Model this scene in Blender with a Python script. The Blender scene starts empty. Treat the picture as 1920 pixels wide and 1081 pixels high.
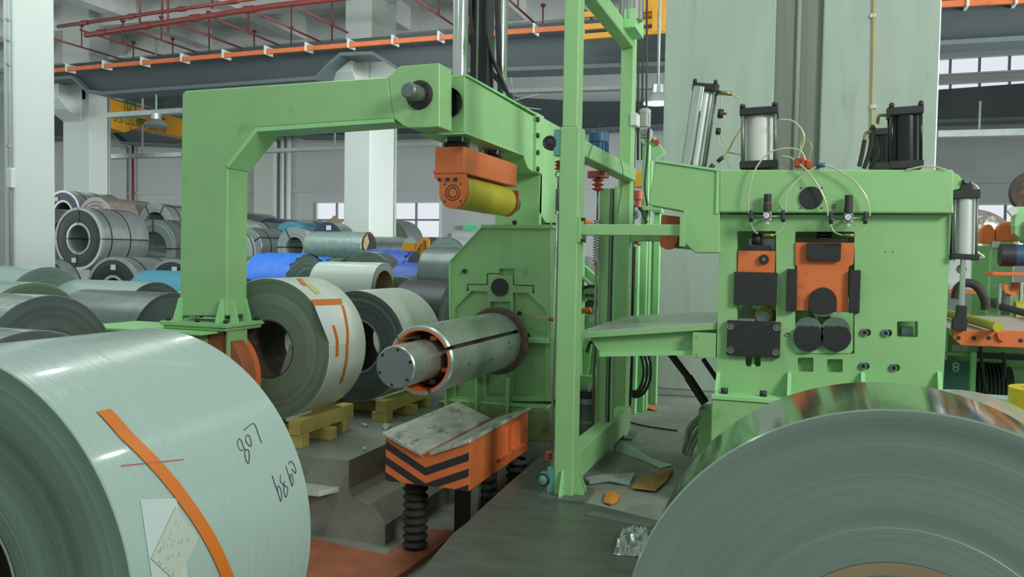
import bpy, bmesh, math, random
from math import sin, cos, pi, radians, sqrt, hypot, atan2
from mathutils import Vector, Matrix
from mathutils.geometry import tessellate_polygon
random.seed(7)
scene = bpy.context.scene
COL = scene.collection
# ---------------------------------------------------------------- camera
F = 1500.0; CAMH = 1.7
YAW = radians(19.7); PIT = radians(2.3); ROL = 0.0165
fw = Vector((-sin(YAW)*cos(PIT), cos(YAW)*cos(PIT), -sin(PIT)))
r0 = Vector((cos(YAW), sin(YAW), 0)); u0 = r0.cross(fw)
rt = r0*cos(ROL)+u0*sin(ROL); up = u0*cos(ROL)-r0*sin(ROL)
CAM = Vector((0, 0, CAMH))
cd = bpy.data.cameras.new('camera'); cam = bpy.data.objects.new('camera', cd); COL.objects.link(cam)
cd.sensor_width = 36; cd.lens = F/1920*36; cd.clip_start = .05; cd.clip_end = 200
m = Matrix((rt, up, -fw)).transposed().to_4x4(); m.translation = CAM
cam.matrix_world = m; scene.camera = cam
# ---------------------------------------------------------------- light and exposure
w = bpy.data.worlds.new('world'); scene.world = w; w.use_nodes = True
bg = w.node_tree.nodes['Background']; bg.inputs[0].default_value = (.80, .95, .88, 1); bg.inputs[1].default_value = .53
def area(name, loc, target, size, sizey, energy, color):
    l = bpy.data.lights.new(name, 'AREA'); l.shape = 'RECTANGLE'; l.size = size; l.size_y = sizey
    l.energy = energy; l.color = color
    o = bpy.data.objects.new(name, l); COL.objects.link(o); o.location = loc
    o.rotation_euler = (Vector(target)-Vector(loc)).to_track_quat('-Z', 'Y').to_euler(); return o
area('skylight', (6.2, .8, 5.6), (-.8, 6, 1.2), 2.0, 2.0, 560, (1, .99, .93))
area('side_window', (11, 12.5, 3.2), (-10, 17, 2.6), 6, 3, 800, (.95, 1, .99)).data.spread = radians(75)
area('left_fill', (-27, 9, 3.5), (-10, 18, 4.5), 9, 4, 380, (.95, .98, 1))  # unseen fill from the left, added to brighten the back of the hall
area('hall_overhead_fill', (-9, 9, 7.8), (-10, 15, 0), 10, 5, 360, (.9, 1, .97))  # unseen overhead area light filling the coil store
for lx, ly, lz in ((-2.4, 3.6, 6.2), (-5.5, 7, 6.6), (1.5, 7.5, 6.6), (-9, 12, 6.8), (-1.5, 12, 6.8), (-4, .5, 6)):
    l = bpy.data.lights.new('sparkle_light', 'POINT'); l.energy = 80; l.shadow_soft_size = .1; l.color = (.96, 1, .97); o = bpy.data.objects.new('sparkle_light', l); COL.objects.link(o); o.location = (lx, ly, lz)  # unseen point lights added for sparkle on the coil wraps
scene.view_settings.view_transform = 'Standard'; scene.view_settings.look = 'None'
scene.view_settings.exposure = 0; scene.view_settings.gamma = 1; scene.view_settings.use_curve_mapping = False
# ---------------------------------------------------------------- placing
def ray(u, v): return fw+rt*((u-960)/F)+up*((540.5-v)/F)
def PZ(u, v, z=0.): d = ray(u, v); return CAM+d*((z-CAMH)/d.z)
def PY(u, v, Y): d = ray(u, v); return CAM+d*(Y/d.y)
def PX(u, v, X): d = ray(u, v); return CAM+d*(X/d.x)
def PD(u, v, D): return CAM+ray(u, v)*D
def DEP(p): return (Vector(p)-CAM).dot(fw)
def PC(u, v, X, Z, R):            # nearest hit on a cylinder lying along Y
    d = ray(u, v); ox, oz = -X, CAMH-Z
    a = d.x*d.x+d.z*d.z; b = 2*(ox*d.x+oz*d.z); c = ox*ox+oz*oz-R*R
    t = (-b-sqrt(max(b*b-4*a*c, 0)))/(2*a); return CAM+d*t
def RY(u0_, v0_, u1_, v1_, Y):    # rectangle in a plane of constant Y -> x0,x1,z0,z1
    um, vm = (u0_+u1_)/2, (v0_+v1_)/2
    return PY(u0_, vm, Y).x, PY(u1_, vm, Y).x, PY(um, v1_, Y).z, PY(um, v0_, Y).z
# ---------------------------------------------------------------- materials
def srgb(r, g, b):
    f = lambda c: (c/255/12.92) if c/255 <= .04045 else ((c/255+.055)/1.055)**2.4
    return (f(r), f(g), f(b), 1)
def pmat(name, rgb, rough=.5, metal=0., var=.06, vscale=6., bump=0., bscale=40., stretch=(1, 1, 1), coat=0., rvar=0., dirt=None, dirt_amt=.0, spec=.5, alpha=None, trans=0.):
    M = bpy.data.materials.new(name); M.use_nodes = True; nt = M.node_tree; N = nt.nodes; L = nt.links
    b = N['Principled BSDF']; c = srgb(*rgb)
    b.inputs['Roughness'].default_value = rough; b.inputs['Metallic'].default_value = metal
    b.inputs['Specular IOR Level'].default_value = spec
    if coat: b.inputs['Coat Weight'].default_value = coat; b.inputs['Coat Roughness'].default_value = .08
    if trans: b.inputs['Transmission Weight'].default_value = trans
    if alpha is not None: b.inputs['Alpha'].default_value = alpha
    tc = N.new('ShaderNodeTexCoord'); mp = N.new('ShaderNodeMapping'); mp.inputs['Scale'].default_value = stretch
    L.new(tc.outputs['Object'], mp.inputs['Vector'])
    nz = N.new('ShaderNodeTexNoise'); nz.inputs['Scale'].default_value = vscale; nz.inputs['Detail'].default_value = 5
    L.new(mp.outputs[0], nz.inputs['Vector'])
    rp = N.new('ShaderNodeValToRGB')
    lo = tuple(x*(1-var) for x in c[:3])+(1,); hi = tuple(min(1, x*(1+var)) for x in c[:3])+(1,)
    rp.color_ramp.elements[0].color = lo; rp.color_ramp.elements[1].color = hi
    rp.color_ramp.elements[0].position = .3; rp.color_ramp.elements[1].position = .7
    L.new(nz.outputs[0], rp.inputs[0]); out = rp.outputs[0]
    if dirt:
        n2 = N.new('ShaderNodeTexNoise'); n2.inputs['Scale'].default_value = vscale*.7; n2.inputs['Detail'].default_value = 9; n2.inputs['Roughness'].default_value = .65
        L.new(mp.outputs[0], n2.inputs['Vector'])
        r2 = N.new('ShaderNodeValToRGB'); r2.color_ramp.elements[0].position = .58-dirt_amt*.3; r2.color_ramp.elements[1].position = .72-dirt_amt*.2
        L.new(n2.outputs[0], r2.inputs[0])
        mx = N.new('ShaderNodeMix'); mx.data_type = 'RGBA'; L.new(r2.outputs[0], mx.inputs[0]); L.new(out, mx.inputs[6]); mx.inputs[7].default_value = srgb(*dirt); out = mx.outputs[2]
    L.new(out, b.inputs['Base Color'])
    if rvar:
        mr = N.new('ShaderNodeMapRange'); mr.inputs[3].default_value = max(.02, rough-rvar); mr.inputs[4].default_value = min(1, rough+rvar)
        L.new(nz.outputs[0], mr.inputs[0]); L.new(mr.outputs[0], b.inputs['Roughness'])
    if bump:
        nb = N.new('ShaderNodeTexNoise'); nb.inputs['Scale'].default_value = bscale; nb.inputs['Detail'].default_value = 4
        L.new(mp.outputs[0], nb.inputs['Vector'])
        bp = N.new('ShaderNodeBump'); bp.inputs['Strength'].default_value = bump; bp.inputs['Distance'].default_value = .01
        L.new(nb.outputs[0], bp.inputs['Height']); L.new(bp.outputs[0], b.inputs['Normal'])
    return M
def ring_mat(name, rgb, var=.25, rough=.5, metal=0., scale=28.):
    """wound strip edges: tone varies with the distance from the coil's axis (local Y)"""
    M = bpy.data.materials.new(name); M.use_nodes = True; nt = M.node_tree; N = nt.nodes; L = nt.links
    b = N['Principled BSDF']; c = srgb(*rgb); b.inputs['Roughness'].default_value = rough; b.inputs['Metallic'].default_value = metal
    tc = N.new('ShaderNodeTexCoord'); mp = N.new('ShaderNodeMapping'); mp.inputs['Scale'].default_value = (1, 0, 1)
    ln = N.new('ShaderNodeVectorMath'); ln.operation = 'LENGTH'
    L.new(tc.outputs['Object'], mp.inputs[0]); L.new(mp.outputs[0], ln.inputs[0])
    nz = N.new('ShaderNodeTexNoise'); nz.noise_dimensions = '1D'; nz.inputs['Scale'].default_value = scale; nz.inputs['Detail'].default_value = 8; nz.inputs['Roughness'].default_value = .75
    L.new(ln.outputs['Value'], nz.inputs['W'])
    n3 = N.new('ShaderNodeTexNoise'); n3.inputs['Scale'].default_value = 2.5; n3.inputs['Detail'].default_value = 4
    L.new(tc.outputs['Object'], n3.inputs['Vector'])
    ad = N.new('ShaderNodeMath'); ad.operation = 'MULTIPLY_ADD'; L.new(n3.outputs[0], ad.inputs[0]); ad.inputs[1].default_value = .5; L.new(nz.outputs[0], ad.inputs[2])
    rp = N.new('ShaderNodeValToRGB'); rp.color_ramp.elements[0].position = .5; rp.color_ramp.elements[1].position = 1.
    rp.color_ramp.elements[0].color = tuple(x*(1-var) for x in c[:3])+(1,); rp.color_ramp.elements[1].color = tuple(x*(1+var) for x in c[:3])+(1,)
    L.new(ad.outputs[0], rp.inputs[0]); L.new(rp.outputs[0], b.inputs['Base Color'])
    bp = N.new('ShaderNodeBump'); bp.inputs['Strength'].default_value = .25; bp.inputs['Distance'].default_value = .004
    L.new(nz.outputs[0], bp.inputs['Height']); L.new(bp.outputs[0], b.inputs['Normal'])
    return M
def emit(name, rgb, s):
    M = bpy.data.materials.new(name); M.use_nodes = True; b = M.node_tree.nodes['Principled BSDF']
    b.inputs['Base Color'].default_value = (0, 0, 0, 1); b.inputs['Emission Color'].default_value = srgb(*rgb); b.inputs['Emission Strength'].default_value = s
    return M
GREEN = pmat('green_paint', (142, 190, 130), .42, var=.05, vscale=3, bump=.06, bscale=60, dirt=(100, 150, 95), dirt_amt=-.1)
GREEN2 = pmat('light_green_paint', (150, 210, 146), .45, var=.05)
GREEND = pmat('dirty_green_paint', (128, 150, 96), .55, var=.15, vscale=8, dirt=(80, 84, 62), dirt_amt=.2)
ORANGE = pmat('orange_paint', (212, 112, 60), .5, var=.08, dirt=(150, 78, 44), dirt_amt=.0)
ORANGEL = pmat('bright_orange_paint', (226, 116, 58), .5, var=.04)
ORANGER = pmat('worn_orange_plate', (158, 92, 62), .55, var=.18, vscale=5, dirt=(96, 84, 70), dirt_amt=.15)
BLACK = pmat('black_steel', (40, 42, 43), .5, var=.12, vscale=20)
BLACKG = pmat('glossy_black_steel', (34, 36, 38), .22, metal=.3, var=.1)
RUBBER = pmat('black_rubber', (44, 46, 46), .6)
YELLOW = pmat('yellow_rubber', (182, 170, 40), .45, var=.15, vscale=5, dirt=(150, 146, 70), dirt_amt=.05)
YPAINT = pmat('yellow_paint', (214, 150, 34), .5)
CHROME = pmat('polished_chrome', (205, 212, 208), .16, metal=1, var=.05)
STEEL = pmat('brushed_steel', (184, 194, 188), .3, metal=.75, var=.1, vscale=8, bump=.05, rvar=.08, stretch=(1, 5, 1), dirt=(104, 116, 108), dirt_amt=-.05)
STEELD = pmat('dull_steel', (120, 130, 126), .45, metal=.6, var=.15)
GALV = pmat('galvanised_steel', (168, 180, 178), .4, metal=.5, var=.1)
RUST = pmat('rusty_brown_steel', (72, 60, 52), .65, var=.3, vscale=14, dirt=(140, 84, 54), dirt_amt=.05)
ALU = pmat('aluminium_barrel', (196, 204, 200), .36, metal=.35, var=.03)
BLUE = pmat('blue_motor_paint', (38, 84, 120), .45, var=.1)
BLUEB = pmat('bright_blue_plastic', (60, 150, 220), .4)
TEAL = pmat('teal_motor_paint', (92, 150, 144), .45, var=.08)
GREY = pmat('grey_paint', (150, 158, 154), .5)
WHITE = pmat('white_paper', (205, 212, 210), .6, var=.03)
POUCH = pmat('pouched_sheet', (176, 192, 190), .25, var=.03)
CREAM = pmat('cream_paper', (168, 180, 168), .7, var=.03)
INK = pmat('dark_ink', (36, 44, 56), .5, var=0)
INKG = pmat('faded_ink', (110, 122, 128), .6, var=0)
REDINK = pmat('red_ink', (190, 84, 90), .5, var=0)
SLATE = pmat('slate_beam_paint', (58, 68, 73), .5, var=.06)
SLATEL = pmat('light_slate_paint', (88, 100, 103), .5, var=.05)
RED = pmat('red_pipe_paint', (128, 56, 52), .45, var=.1)
INSUL = pmat('orange_insulator', (172, 72, 50), .45, var=.1)
WALLM = pmat('white_wall_paint', (192, 196, 198), .8, var=.03, vscale=.8)
COLM = pmat('column_paint', (192, 200, 196), .75, var=.03, vscale=1.2)
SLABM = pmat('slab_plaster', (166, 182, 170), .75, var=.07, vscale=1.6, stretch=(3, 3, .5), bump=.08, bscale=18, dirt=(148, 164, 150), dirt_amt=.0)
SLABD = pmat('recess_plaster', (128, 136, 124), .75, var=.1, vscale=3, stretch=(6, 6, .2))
CEIL = pmat('ceiling_concrete', (214, 216, 216), .85, var=.05)
FLOORM = pmat('concrete_floor', (134, 140, 130), .6, var=.14, vscale=2.2, bump=.08, bscale=30, dirt=(106, 112, 102), dirt_amt=.1)
BLOCKM = pmat('raw_concrete', (136, 138, 126), .8, var=.16, vscale=4, bump=.2, bscale=26, dirt=(108, 108, 98), dirt_amt=.12)
PLATEM = pmat('dark_floor_plate', (92, 97, 90), .34, metal=.35, var=.16, vscale=2.5, bump=.06, bscale=50, rvar=.12, dirt=(108, 112, 106), dirt_amt=-.05, stretch=(1, 3, 1))
WOOD = pmat('pine_wood', (196, 176, 104), .7, var=.14, vscale=9, stretch=(1, 6, 1), bump=.1)
CARD = pmat('cardboard', (152, 134, 104), .8, var=.1)
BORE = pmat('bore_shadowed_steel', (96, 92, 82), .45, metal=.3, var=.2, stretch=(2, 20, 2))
FILM = pmat('pale_film_wrap', (152, 175, 168), .22, var=.02, vscale=3, bump=.32, bscale=5, stretch=(1.2, 22, 1.2), coat=.25, rvar=.05)
FILMW = pmat('white_film_wrap', (196, 208, 198), .3, var=.03, vscale=3, bump=.12, bscale=4, stretch=(1.2, 18, 1.2))
FILMT = pmat('wrinkled_clear_wrap', (142, 162, 156), .2, metal=.2, var=.12, vscale=10, bump=.9, bscale=16, coat=.4)
MIRROR = pmat('mirror_strip', (176, 186, 178), .09, metal=.95, var=.04, vscale=1.2, bump=.12, bscale=2.2)
SILVER = pmat('silver_strip', (186, 194, 192), .26, metal=.75, var=.1, vscale=3, bump=.15, bscale=4, stretch=(1, 3, 1))
DGREY = pmat('dark_grey_strip', (118, 128, 126), .28, metal=.5, var=.12, bump=.2, bscale=5)
DBLACK = pmat('dark_strip', (62, 66, 68), .35, metal=.4, var=.1)
BTARP = pmat('blue_tarp', (44, 124, 240), .38, var=.1, bump=.5, bscale=6)
BTARPD = pmat('deep_blue_tarp', (44, 86, 178), .4, var=.14, bump=.5, bscale=6)
CYANF = pmat('light_blue_film', (74, 146, 172), .3, var=.06, bump=.3, bscale=8)
MINT = pmat('mint_film', (140, 190, 160), .3, var=.06, bump=.3, bscale=8)
GFILM = pmat('green_film', (66, 128, 92), .28, var=.3, vscale=10, bump=.8, bscale=16, coat=.3)
BROWNF = pmat('brown_plastic_wrap', (128, 118, 112), .24, var=.25, vscale=9, bump=1., bscale=12, coat=.4)
FACE = ring_mat('strip_edges_grey_green', (100, 122, 112))
FACE2 = ring_mat('strip_edges_mid_green', (98, 116, 98), .22)
FACED = ring_mat('strip_edges_dark', (84, 96, 94), .3)
FACEN = ring_mat('strip_edges_near', (130, 147, 139), .1, .42, .25, 36.)
FACES = ring_mat('strip_edges_silver', (150, 162, 164), .15, .4, .3)
FACEK = pmat('black_end_cover', (46, 52, 58), .5)
FACEV = pmat('navy_end_cover', (48, 60, 88), .5)
TAPE = pmat('orange_tape', (196, 108, 34), .4, var=.05)
TAPEY = pmat('yellow_tape', (190, 186, 110), .4)
HOSE = pmat('clear_tube', (196, 206, 170), .2, var=.03, spec=.6, alpha=.75)
HOSEY = pmat('yellowed_tube', (170, 150, 90), .25)
STRAPM = pmat('black_strap', (40, 44, 48), .4)
SHEET = pmat('table_top_sheet', (184, 198, 188), .3, metal=.4, var=.14, vscale=4, stretch=(1, 4, 1), rvar=.1)
SCUFF = pmat('scuffed_cradle_plate', (182, 188, 176), .42, metal=.35, var=.2, vscale=5, stretch=(3, 1, 1), dirt=(84, 88, 78), dirt_amt=.12)
BELT = pmat('pinkish_grey_table', (186, 176, 170), .45, var=.08)
GLASSW = emit('bright_window_pane', (226, 232, 238), 1.0)
LAMPG = emit('lamp_glow', (236, 240, 238), 1.1)
EXITG = emit('exit_glow', (70, 200, 130), .7)
PLASTIC = pmat('clear_plastic_sheet', (150, 166, 158), .15, var=.15, vscale=14, bump=1., bscale=18, coat=.6, alpha=.7)
# ---------------------------------------------------------------- mesh helpers
class MB:
    def __init__(s): s.v = []; s.f = []; s.mi = []; s.sm = []
    def add(s, vs, fs, mi=0, smooth=False):
        n = len(s.v); s.v += [Vector(p) for p in vs]
        for f in fs: s.f.append([n+i for i in f]); s.mi.append(mi); s.sm.append(smooth)
        return s
    def box(s, x0, x1, y0, y1, z0, z1, mi=0):
        v = [(x, y, z) for z in (z0, z1) for y in (y0, y1) for x in (x0, x1)]
        return s.add(v, [(0, 2, 3, 1), (4, 5, 7, 6), (0, 1, 5, 4), (2, 6, 7, 3), (0, 4, 6, 2), (1, 3, 7, 5)], mi)
    def hexa(s, a, b, mi=0):   # two quads of matching corners
        return s.add(list(a)+list(b), [(3, 2, 1, 0), (4, 5, 6, 7), (0, 1, 5, 4), (1, 2, 6, 5), (2, 3, 7, 6), (3, 0, 4, 7)], mi)
    def bar(s, p, q, w, h, upv=(0, 0, 1), mi=0):
        p, q = Vector(p), Vector(q); d = (q-p).normalized(); u_ = Vector(upv)
        if abs(d.dot(u_)) > .97: u_ = Vector((1, 0, 0))
        a = d.cross(u_).normalized()*w/2; b = a.cross(d).normalized()*h/2
        return s.hexa([p-a-b, p+a-b, p+a+b, p-a+b], [q-a-b, q+a-b, q+a+b, q-a+b], mi)
    def cyl(s, p, q, r, r2=None, n=24, cap=True, mi=0):
        p, q = Vector(p), Vector(q); r2 = r if r2 is None else r2; d = (q-p).normalized()
        t = Vector((0, 0, 1)) if abs(d.z) < .9 else Vector((1, 0, 0)); a = d.cross(t).normalized(); b = d.cross(a)
        vs = [p+(a*cos(2*pi*i/n)+b*sin(2*pi*i/n))*r for i in range(n)]+[q+(a*cos(2*pi*i/n)+b*sin(2*pi*i/n))*r2 for i in range(n)]
        s.add(vs, [(i, (i+1) % n, n+(i+1) % n, n+i) for i in range(n)], mi, True)
        if cap: k = len(s.v)-2*n; s.f += [[k+i for i in range(n)][::-1], [k+n+i for i in range(n)]]; s.mi += [mi, mi]; s.sm += [False, False]
        return s
    def rev(s, prof, o, axis='Y', n=48, a0=0, a1=2*pi, mi=0, sm=True, close=False):
        """profile of (distance along axis, radius); sharp rings come from repeated points"""
        o = Vector(o); full = abs(a1-a0-2*pi) < 1e-6; m_ = n if full else n+1; vs = []
        for (t, r) in prof:
            for i in range(m_):
                a = a0+(a1-a0)*i/n; c, d = cos(a)*r, sin(a)*r
                vs.append(o+(Vector((c, t, d)) if axis == 'Y' else Vector((t, c, d)) if axis == 'X' else Vector((c, d, t))))
        fs = []
        for k in range(len(prof)-1):
            if prof[k] == prof[k+1]: continue
            for i in range(n):
                j = (i+1) % m_; fs.append((k*m_+i, k*m_+j, (k+1)*m_+j, (k+1)*m_+i))
        return s.add(vs, fs, mi, sm)
    def prism(s, outer, a, b, plane='XZ', holes=(), mi=0):
        """polygon extruded between a and b along the third axis; holes cut right through"""
        P3 = (lambda p, t: Vector((p[0], t, p[1]))) if plane == 'XZ' else (lambda p, t: Vector((p[0], p[1], t))) if plane == 'XY' else (lambda p, t: Vector((t, p[0], p[1])))
        loops = [list(outer)]+[list(h) for h in holes]; flat = [p for l in loops for p in l]; n = len(flat)
        tri = tessellate_polygon([[Vector((p[0], p[1], 0)) for p in l] for l in loops])
        vs = [P3(p, a) for p in flat]+[P3(p, b) for p in flat]; fs = []
        for t in tri: fs.append(t); fs.append((n+t[2], n+t[1], n+t[0]))
        k = 0
        for l in loops:
            c = len(l)
            for i in range(c): fs.append((k+i, k+(i+1) % c, n+k+(i+1) % c, n+k+i))
            k += c
        return s.add(vs, fs, mi)
    def tube(s, pts, r, n=8, mi=0, cap=True):
        pts = [Vector(p) for p in pts]; R = r if isinstance(r, (list, tuple)) else [r]*len(pts); vs = []; prev = None
        for i, p in enumerate(pts):
            d = (pts[min(i+1, len(pts)-1)]-pts[max(i-1, 0)]).normalized()
            if prev is None: t = Vector((0, 0, 1)) if abs(d.z) < .9 else Vector((1, 0, 0)); a = d.cross(t).normalized()
            else: a = (prev-d*prev.dot(d)).normalized()
            prev = a; b = d.cross(a); vs += [p+(a*cos(2*pi*k/n)+b*sin(2*pi*k/n))*R[i] for k in range(n)]
        fs = [(i*n+k, i*n+(k+1) % n, (i+1)*n+(k+1) % n, (i+1)*n+k) for i in range(len(pts)-1) for k in range(n)]
        s.add(vs, fs, mi, True)
        if cap: k = len(s.v)-len(vs); s.f += [[k+i for i in range(n)][::-1], [len(s.v)-n+i for i in range(n)]]; s.mi += [mi]*2; s.sm += [False]*2
        return s
    def sphere(s, c, r, n=12, sc=(1, 1, 1), mi=0):
        vs = []; fs = []; m_ = n//2
        for j in range(m_+1):
            for i in range(n):
                t = pi*j/m_; a = 2*pi*i/n; vs.append(Vector(c)+Vector((sin(t)*cos(a)*r*sc[0], sin(t)*sin(a)*r*sc[1], cos(t)*r*sc[2])))
        for j in range(m_):
            for i in range(n): fs.append((j*n+i, (j+1)*n+i, (j+1)*n+(i+1) % n, j*n+(i+1) % n))
        return s.add(vs, fs, mi, True)
OFF = {}
def mesh_of(name, mb, mats, off=Vector((0, 0, 0)), bevel=0.):
    me = bpy.data.meshes.new(name); me.from_pydata([v-off for v in mb.v], [], mb.f)
    for mm in (mats if isinstance(mats, (list, tuple)) else [mats]): me.materials.append(mm)
    me.polygons.foreach_set('material_index', mb.mi); me.polygons.foreach_set('use_smooth', mb.sm); me.update()
    bm = bmesh.new(); bm.from_mesh(me); bmesh.ops.remove_doubles(bm, verts=bm.verts, dist=1e-5); bmesh.ops.recalc_face_normals(bm, faces=bm.faces)
    for e in bm.edges:
        if len(e.link_faces) == 2 and e.calc_face_angle(0) > .6: e.smooth = False
    if bevel:
        es = [e for e in bm.edges if len(e.link_faces) == 2 and e.calc_face_angle(0) > .5]
        try: bmesh.ops.bevel(bm, geom=es, offset=bevel, segments=1, affect='EDGES', clamp_overlap=True)
        except Exception: pass
    bm.to_mesh(me); bm.free(); return me
def part(name, mb, mats, parent, bevel=0., label=None, stuff=False):
    off = OFF.get(parent.name, Vector((0, 0, 0))); me = mesh_of(name, mb, mats, off, bevel)
    o = bpy.data.objects.new(name, me); COL.objects.link(o); o.parent = parent; OFF[o.name] = off
    if label: o['label'] = label
    if stuff: o['kind'] = 'stuff'
    return o
def thing(name, label, cat, loc=(0, 0, 0), rotz=0., group=None):
    o = bpy.data.objects.new(name, None); COL.objects.link(o); o.location = loc; o.rotation_euler = (0, 0, rotz)
    o['label'] = label; o['category'] = cat; o.empty_display_size = .1
    if group: o['group'] = group
    OFF[o.name] = Vector(loc); return o
def single(name, mb, mats, label, cat, group=None, bevel=0., kind=None):
    lo = Vector((min(v[i] for v in mb.v)+max(v[i] for v in mb.v) for i in range(3)))/2; lo.z = min(v.z for v in mb.v)
    me = mesh_of(name, mb, mats, lo, bevel); o = bpy.data.objects.new(name, me); COL.objects.link(o); o.location = lo
    OFF[o.name] = lo; o['label'] = label; o['category'] = cat
    if group: o['group'] = group
    if kind: o['kind'] = kind
    return o
def struct(name, mb, mats, bevel=0., label=None):
    me = mesh_of(name, mb, mats, Vector((0, 0, 0)), bevel); o = bpy.data.objects.new(name, me); COL.objects.link(o); o['kind'] = 'structure'; OFF[o.name] = Vector((0, 0, 0))
    if label: o['label'] = label
    return o
def smooth_path(ctrl, n=8):
    c = [Vector(p) for p in ctrl]; c = [c[0]*2-c[1]]+c+[c[-1]*2-c[-2]]; out = []
    for i in range(1, len(c)-2):
        for k in range(n):
            t = k/n; a, b, d, e = c[i-1], c[i], c[i+1], c[i+2]
            out.append(.5*((2*b)+(d-a)*t+(2*a-5*b+4*d-e)*t*t+(3*b-a-3*d+e)*t**3))
    out.append(c[-2]); return out
def copy_part(o, parent):
    c = o.copy(); COL.objects.link(c); c.parent = parent; OFF[c.name] = OFF.get(o.name, Vector((0, 0, 0)))
    for ch in o.children: copy_part(ch, c)
    return c
def bolt(p, r, h, parent, axis='Y', mat=None, name='bolt'):
    d = {'Y': Vector((0, -h, 0)), 'X': Vector((h, 0, 0)), 'Z': Vector((0, 0, h))}[axis]; b = MB().cyl(p, Vector(p)+d, r, n=6 if name == 'bolt' else 14)
    return part(name, b, mat or BLACK, parent)
# ================================================================ structure
edge_px = [(780, 1081), (800, 1062), (812, 1046), (838, 1016), (850, 1002), (876, 982), (905, 953), (930, 930), (957, 905), (980, 886), (1000, 868), (1022, 850)]
edge = [PZ(u, v) for u, v in edge_px]
EX = edge[-1].x
pit = [(-5.2, 3.1), (edge[0].x-.1, 3.1)]+[(p.x, p.y) for p in edge]+[(EX+.02, 6.95), (-3.44, 6.95), (-3.44, 5.69), (-5.2, 5.69)]
struct('floor', MB().prism([(-34, -4), (14, -4), (14, 25), (-34, 25)], -.12, 0, 'XY', holes=[pit]), FLOORM)
zp = -.66
b = MB(); b.box(-5.6, EX+.3, 3.0, 7.3, zp-.1, zp)
struct('floor_pit', b, BLOCKM, label='floor of the loading pit')
b = MB().box(-5.2, EX, 6.95, 7.1, zp, -.12); struct('wall_pit_back', b, BLOCKM)
w_ = [(p.x, p.y) for p in edge]+[(EX+.02, 6.95), (EX+.3, 6.95), (EX+.3, 3.0), (edge[0].x, 3.0)]
struct('wall_pit_right', MB().prism(w_, zp, -.121, 'XY'), BLOCKM)
# stepped concrete block left of the pit
q = lambda u, v, Y=5.69: (PY(u, v, Y).x, PY(u, v, Y).z)
a, b2, c2 = q(690, 947), q(722, 984), q(722, 1042)
prof = [(-5.2, -.121), (-3.44, -.121), (-3.44, -.24), (-3.40, -.30), (a[0], a[1]), (b2[0], b2[1]), (b2[0], zp), (-5.2, zp)]
blk = struct('wall_pit_left', MB().prism(prof, 5.69, 6.95), BLOCKM, label='raw concrete pit wall with a stepped corner')
lx0, lx1 = q(560, 915)[0], q(636, 915)[0]
single('concrete_ledge', MB().hexa([(lx0, 5.5, -.27), (lx1-.08, 5.52, -.27), (lx1, 5.69, -.27), (lx0, 5.69, -.27)], [(lx0, 5.5, -.23), (lx1-.1, 5.53, -.23), (lx1, 5.69, -.23), (lx0, 5.69, -.23)]), CREAM,
       'pale chipped mortar ledge on the front of the concrete block', 'ledge')
# orange deck plates on the pit floor
e1 = PZ(722, 1038, zp+.05); e2 = PZ(793, 991, zp+.05); e3 = PZ(862, 993, zp+.05)
single('pit_deck_plate', MB().prism([(-5.1, 3.2), (EX-.7, 3.2), (e3.x, e3.y-.3), (e3.x, e3.y), (e2.x, e2.y), (e1.x, min(e1.y, 5.66)), (-5.1, 5.66)], zp+.001, zp+.05, 'XY'), ORANGER,
       'worn orange steel deck plate on the pit floor below the chevron cradle', 'plate', bevel=.004)
# dark steel floor plate in front
pp = [PZ(u, v) for u, v in [(1030, 846), (1034, 932), (1120, 950), (1208, 972), (1260, 985), (1500, 1040)]]
single('floor_plate', MB().prism([(p.x, p.y) for p in edge]+[(p.x, p.y) for p in pp]+[(1.4, 2.9), (edge[0].x-.06, 2.9)], .0005, .014, 'XY'), PLATEM,
       'scratched dark steel floor plate with a jagged left edge along the pit', 'plate', bevel=.003)
# walls with windows
def window(idx, u0_, v0_, u1_, v1_, nx, ny, Y, fm, split=None):
    x0, x1, z0, z1 = RY(u0_, v0_, u1_, v1_, Y)
    fr = MB(); t = .045
    for (a_, b_, c_, d_) in ((x0, x1, z0, z0+t), (x0, x1, z1-t, z1), (x0, x0+t, z0+t, z1-t), (x1-t, x1, z0+t, z1-t)): fr.box(a_, b_, Y-.06, Y+.06, c_, d_)
    root = struct('window_%d' % idx, fr, WHITE)
    for i in range(1, nx): xx = x0+(x1-x0)*i/nx; part('mullion', MB().box(xx-.028, xx+.028, Y-.05, Y+.03, z0+t, z1-t), fm, root)
    for j in range(1, ny): zz = z0+(z1-z0)*j/ny; part('glazing_bar', MB().box(x0+t, x1-t, Y-.045, Y+.025, zz-.028, zz+.028), fm, root)
    for i in range(nx):
        for j in range(ny):
            part('pane', MB().box(x0+(x1-x0)*i/nx+.02, x0+(x1-x0)*(i+1)/nx-.02, Y+.04, Y+.05, z0+(z1-z0)*j/ny+.02, z0+(z1-z0)*(j+1)/ny-.02), GLASSW, root)
    return [(x0, z0), (x1, z0), (x1, z1), (x0, z1)]
YB = 24.
holes = []
FRW = pmat('window_bar_paint', (120, 128, 140), .5)
holes.append(window(1, 594, 378, 671, 446, 2, 2, YB, FRW))
holes.append(window(2, 692, 378, 827, 446, 3, 2, YB, FRW))
holes.append(window(3, 1724, 381, 1995, 482, 5, 2, YB, FRW))
holes.append(window(4, 1728, 103, 2008, 137, 5, 1, YB, FRW))
holes.append(window(5, 1728, 151, 2008, 171, 5, 1, YB, FRW))
struct('wall_back', MB().prism([(-34, 0), (14, 0), (14, 8.6), (-34, 8.6)], YB, YB+.3, holes=holes), WALLM)
x0, x1, z0, z1 = RY(430, 352, 1000, 358, YB-.06)
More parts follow.
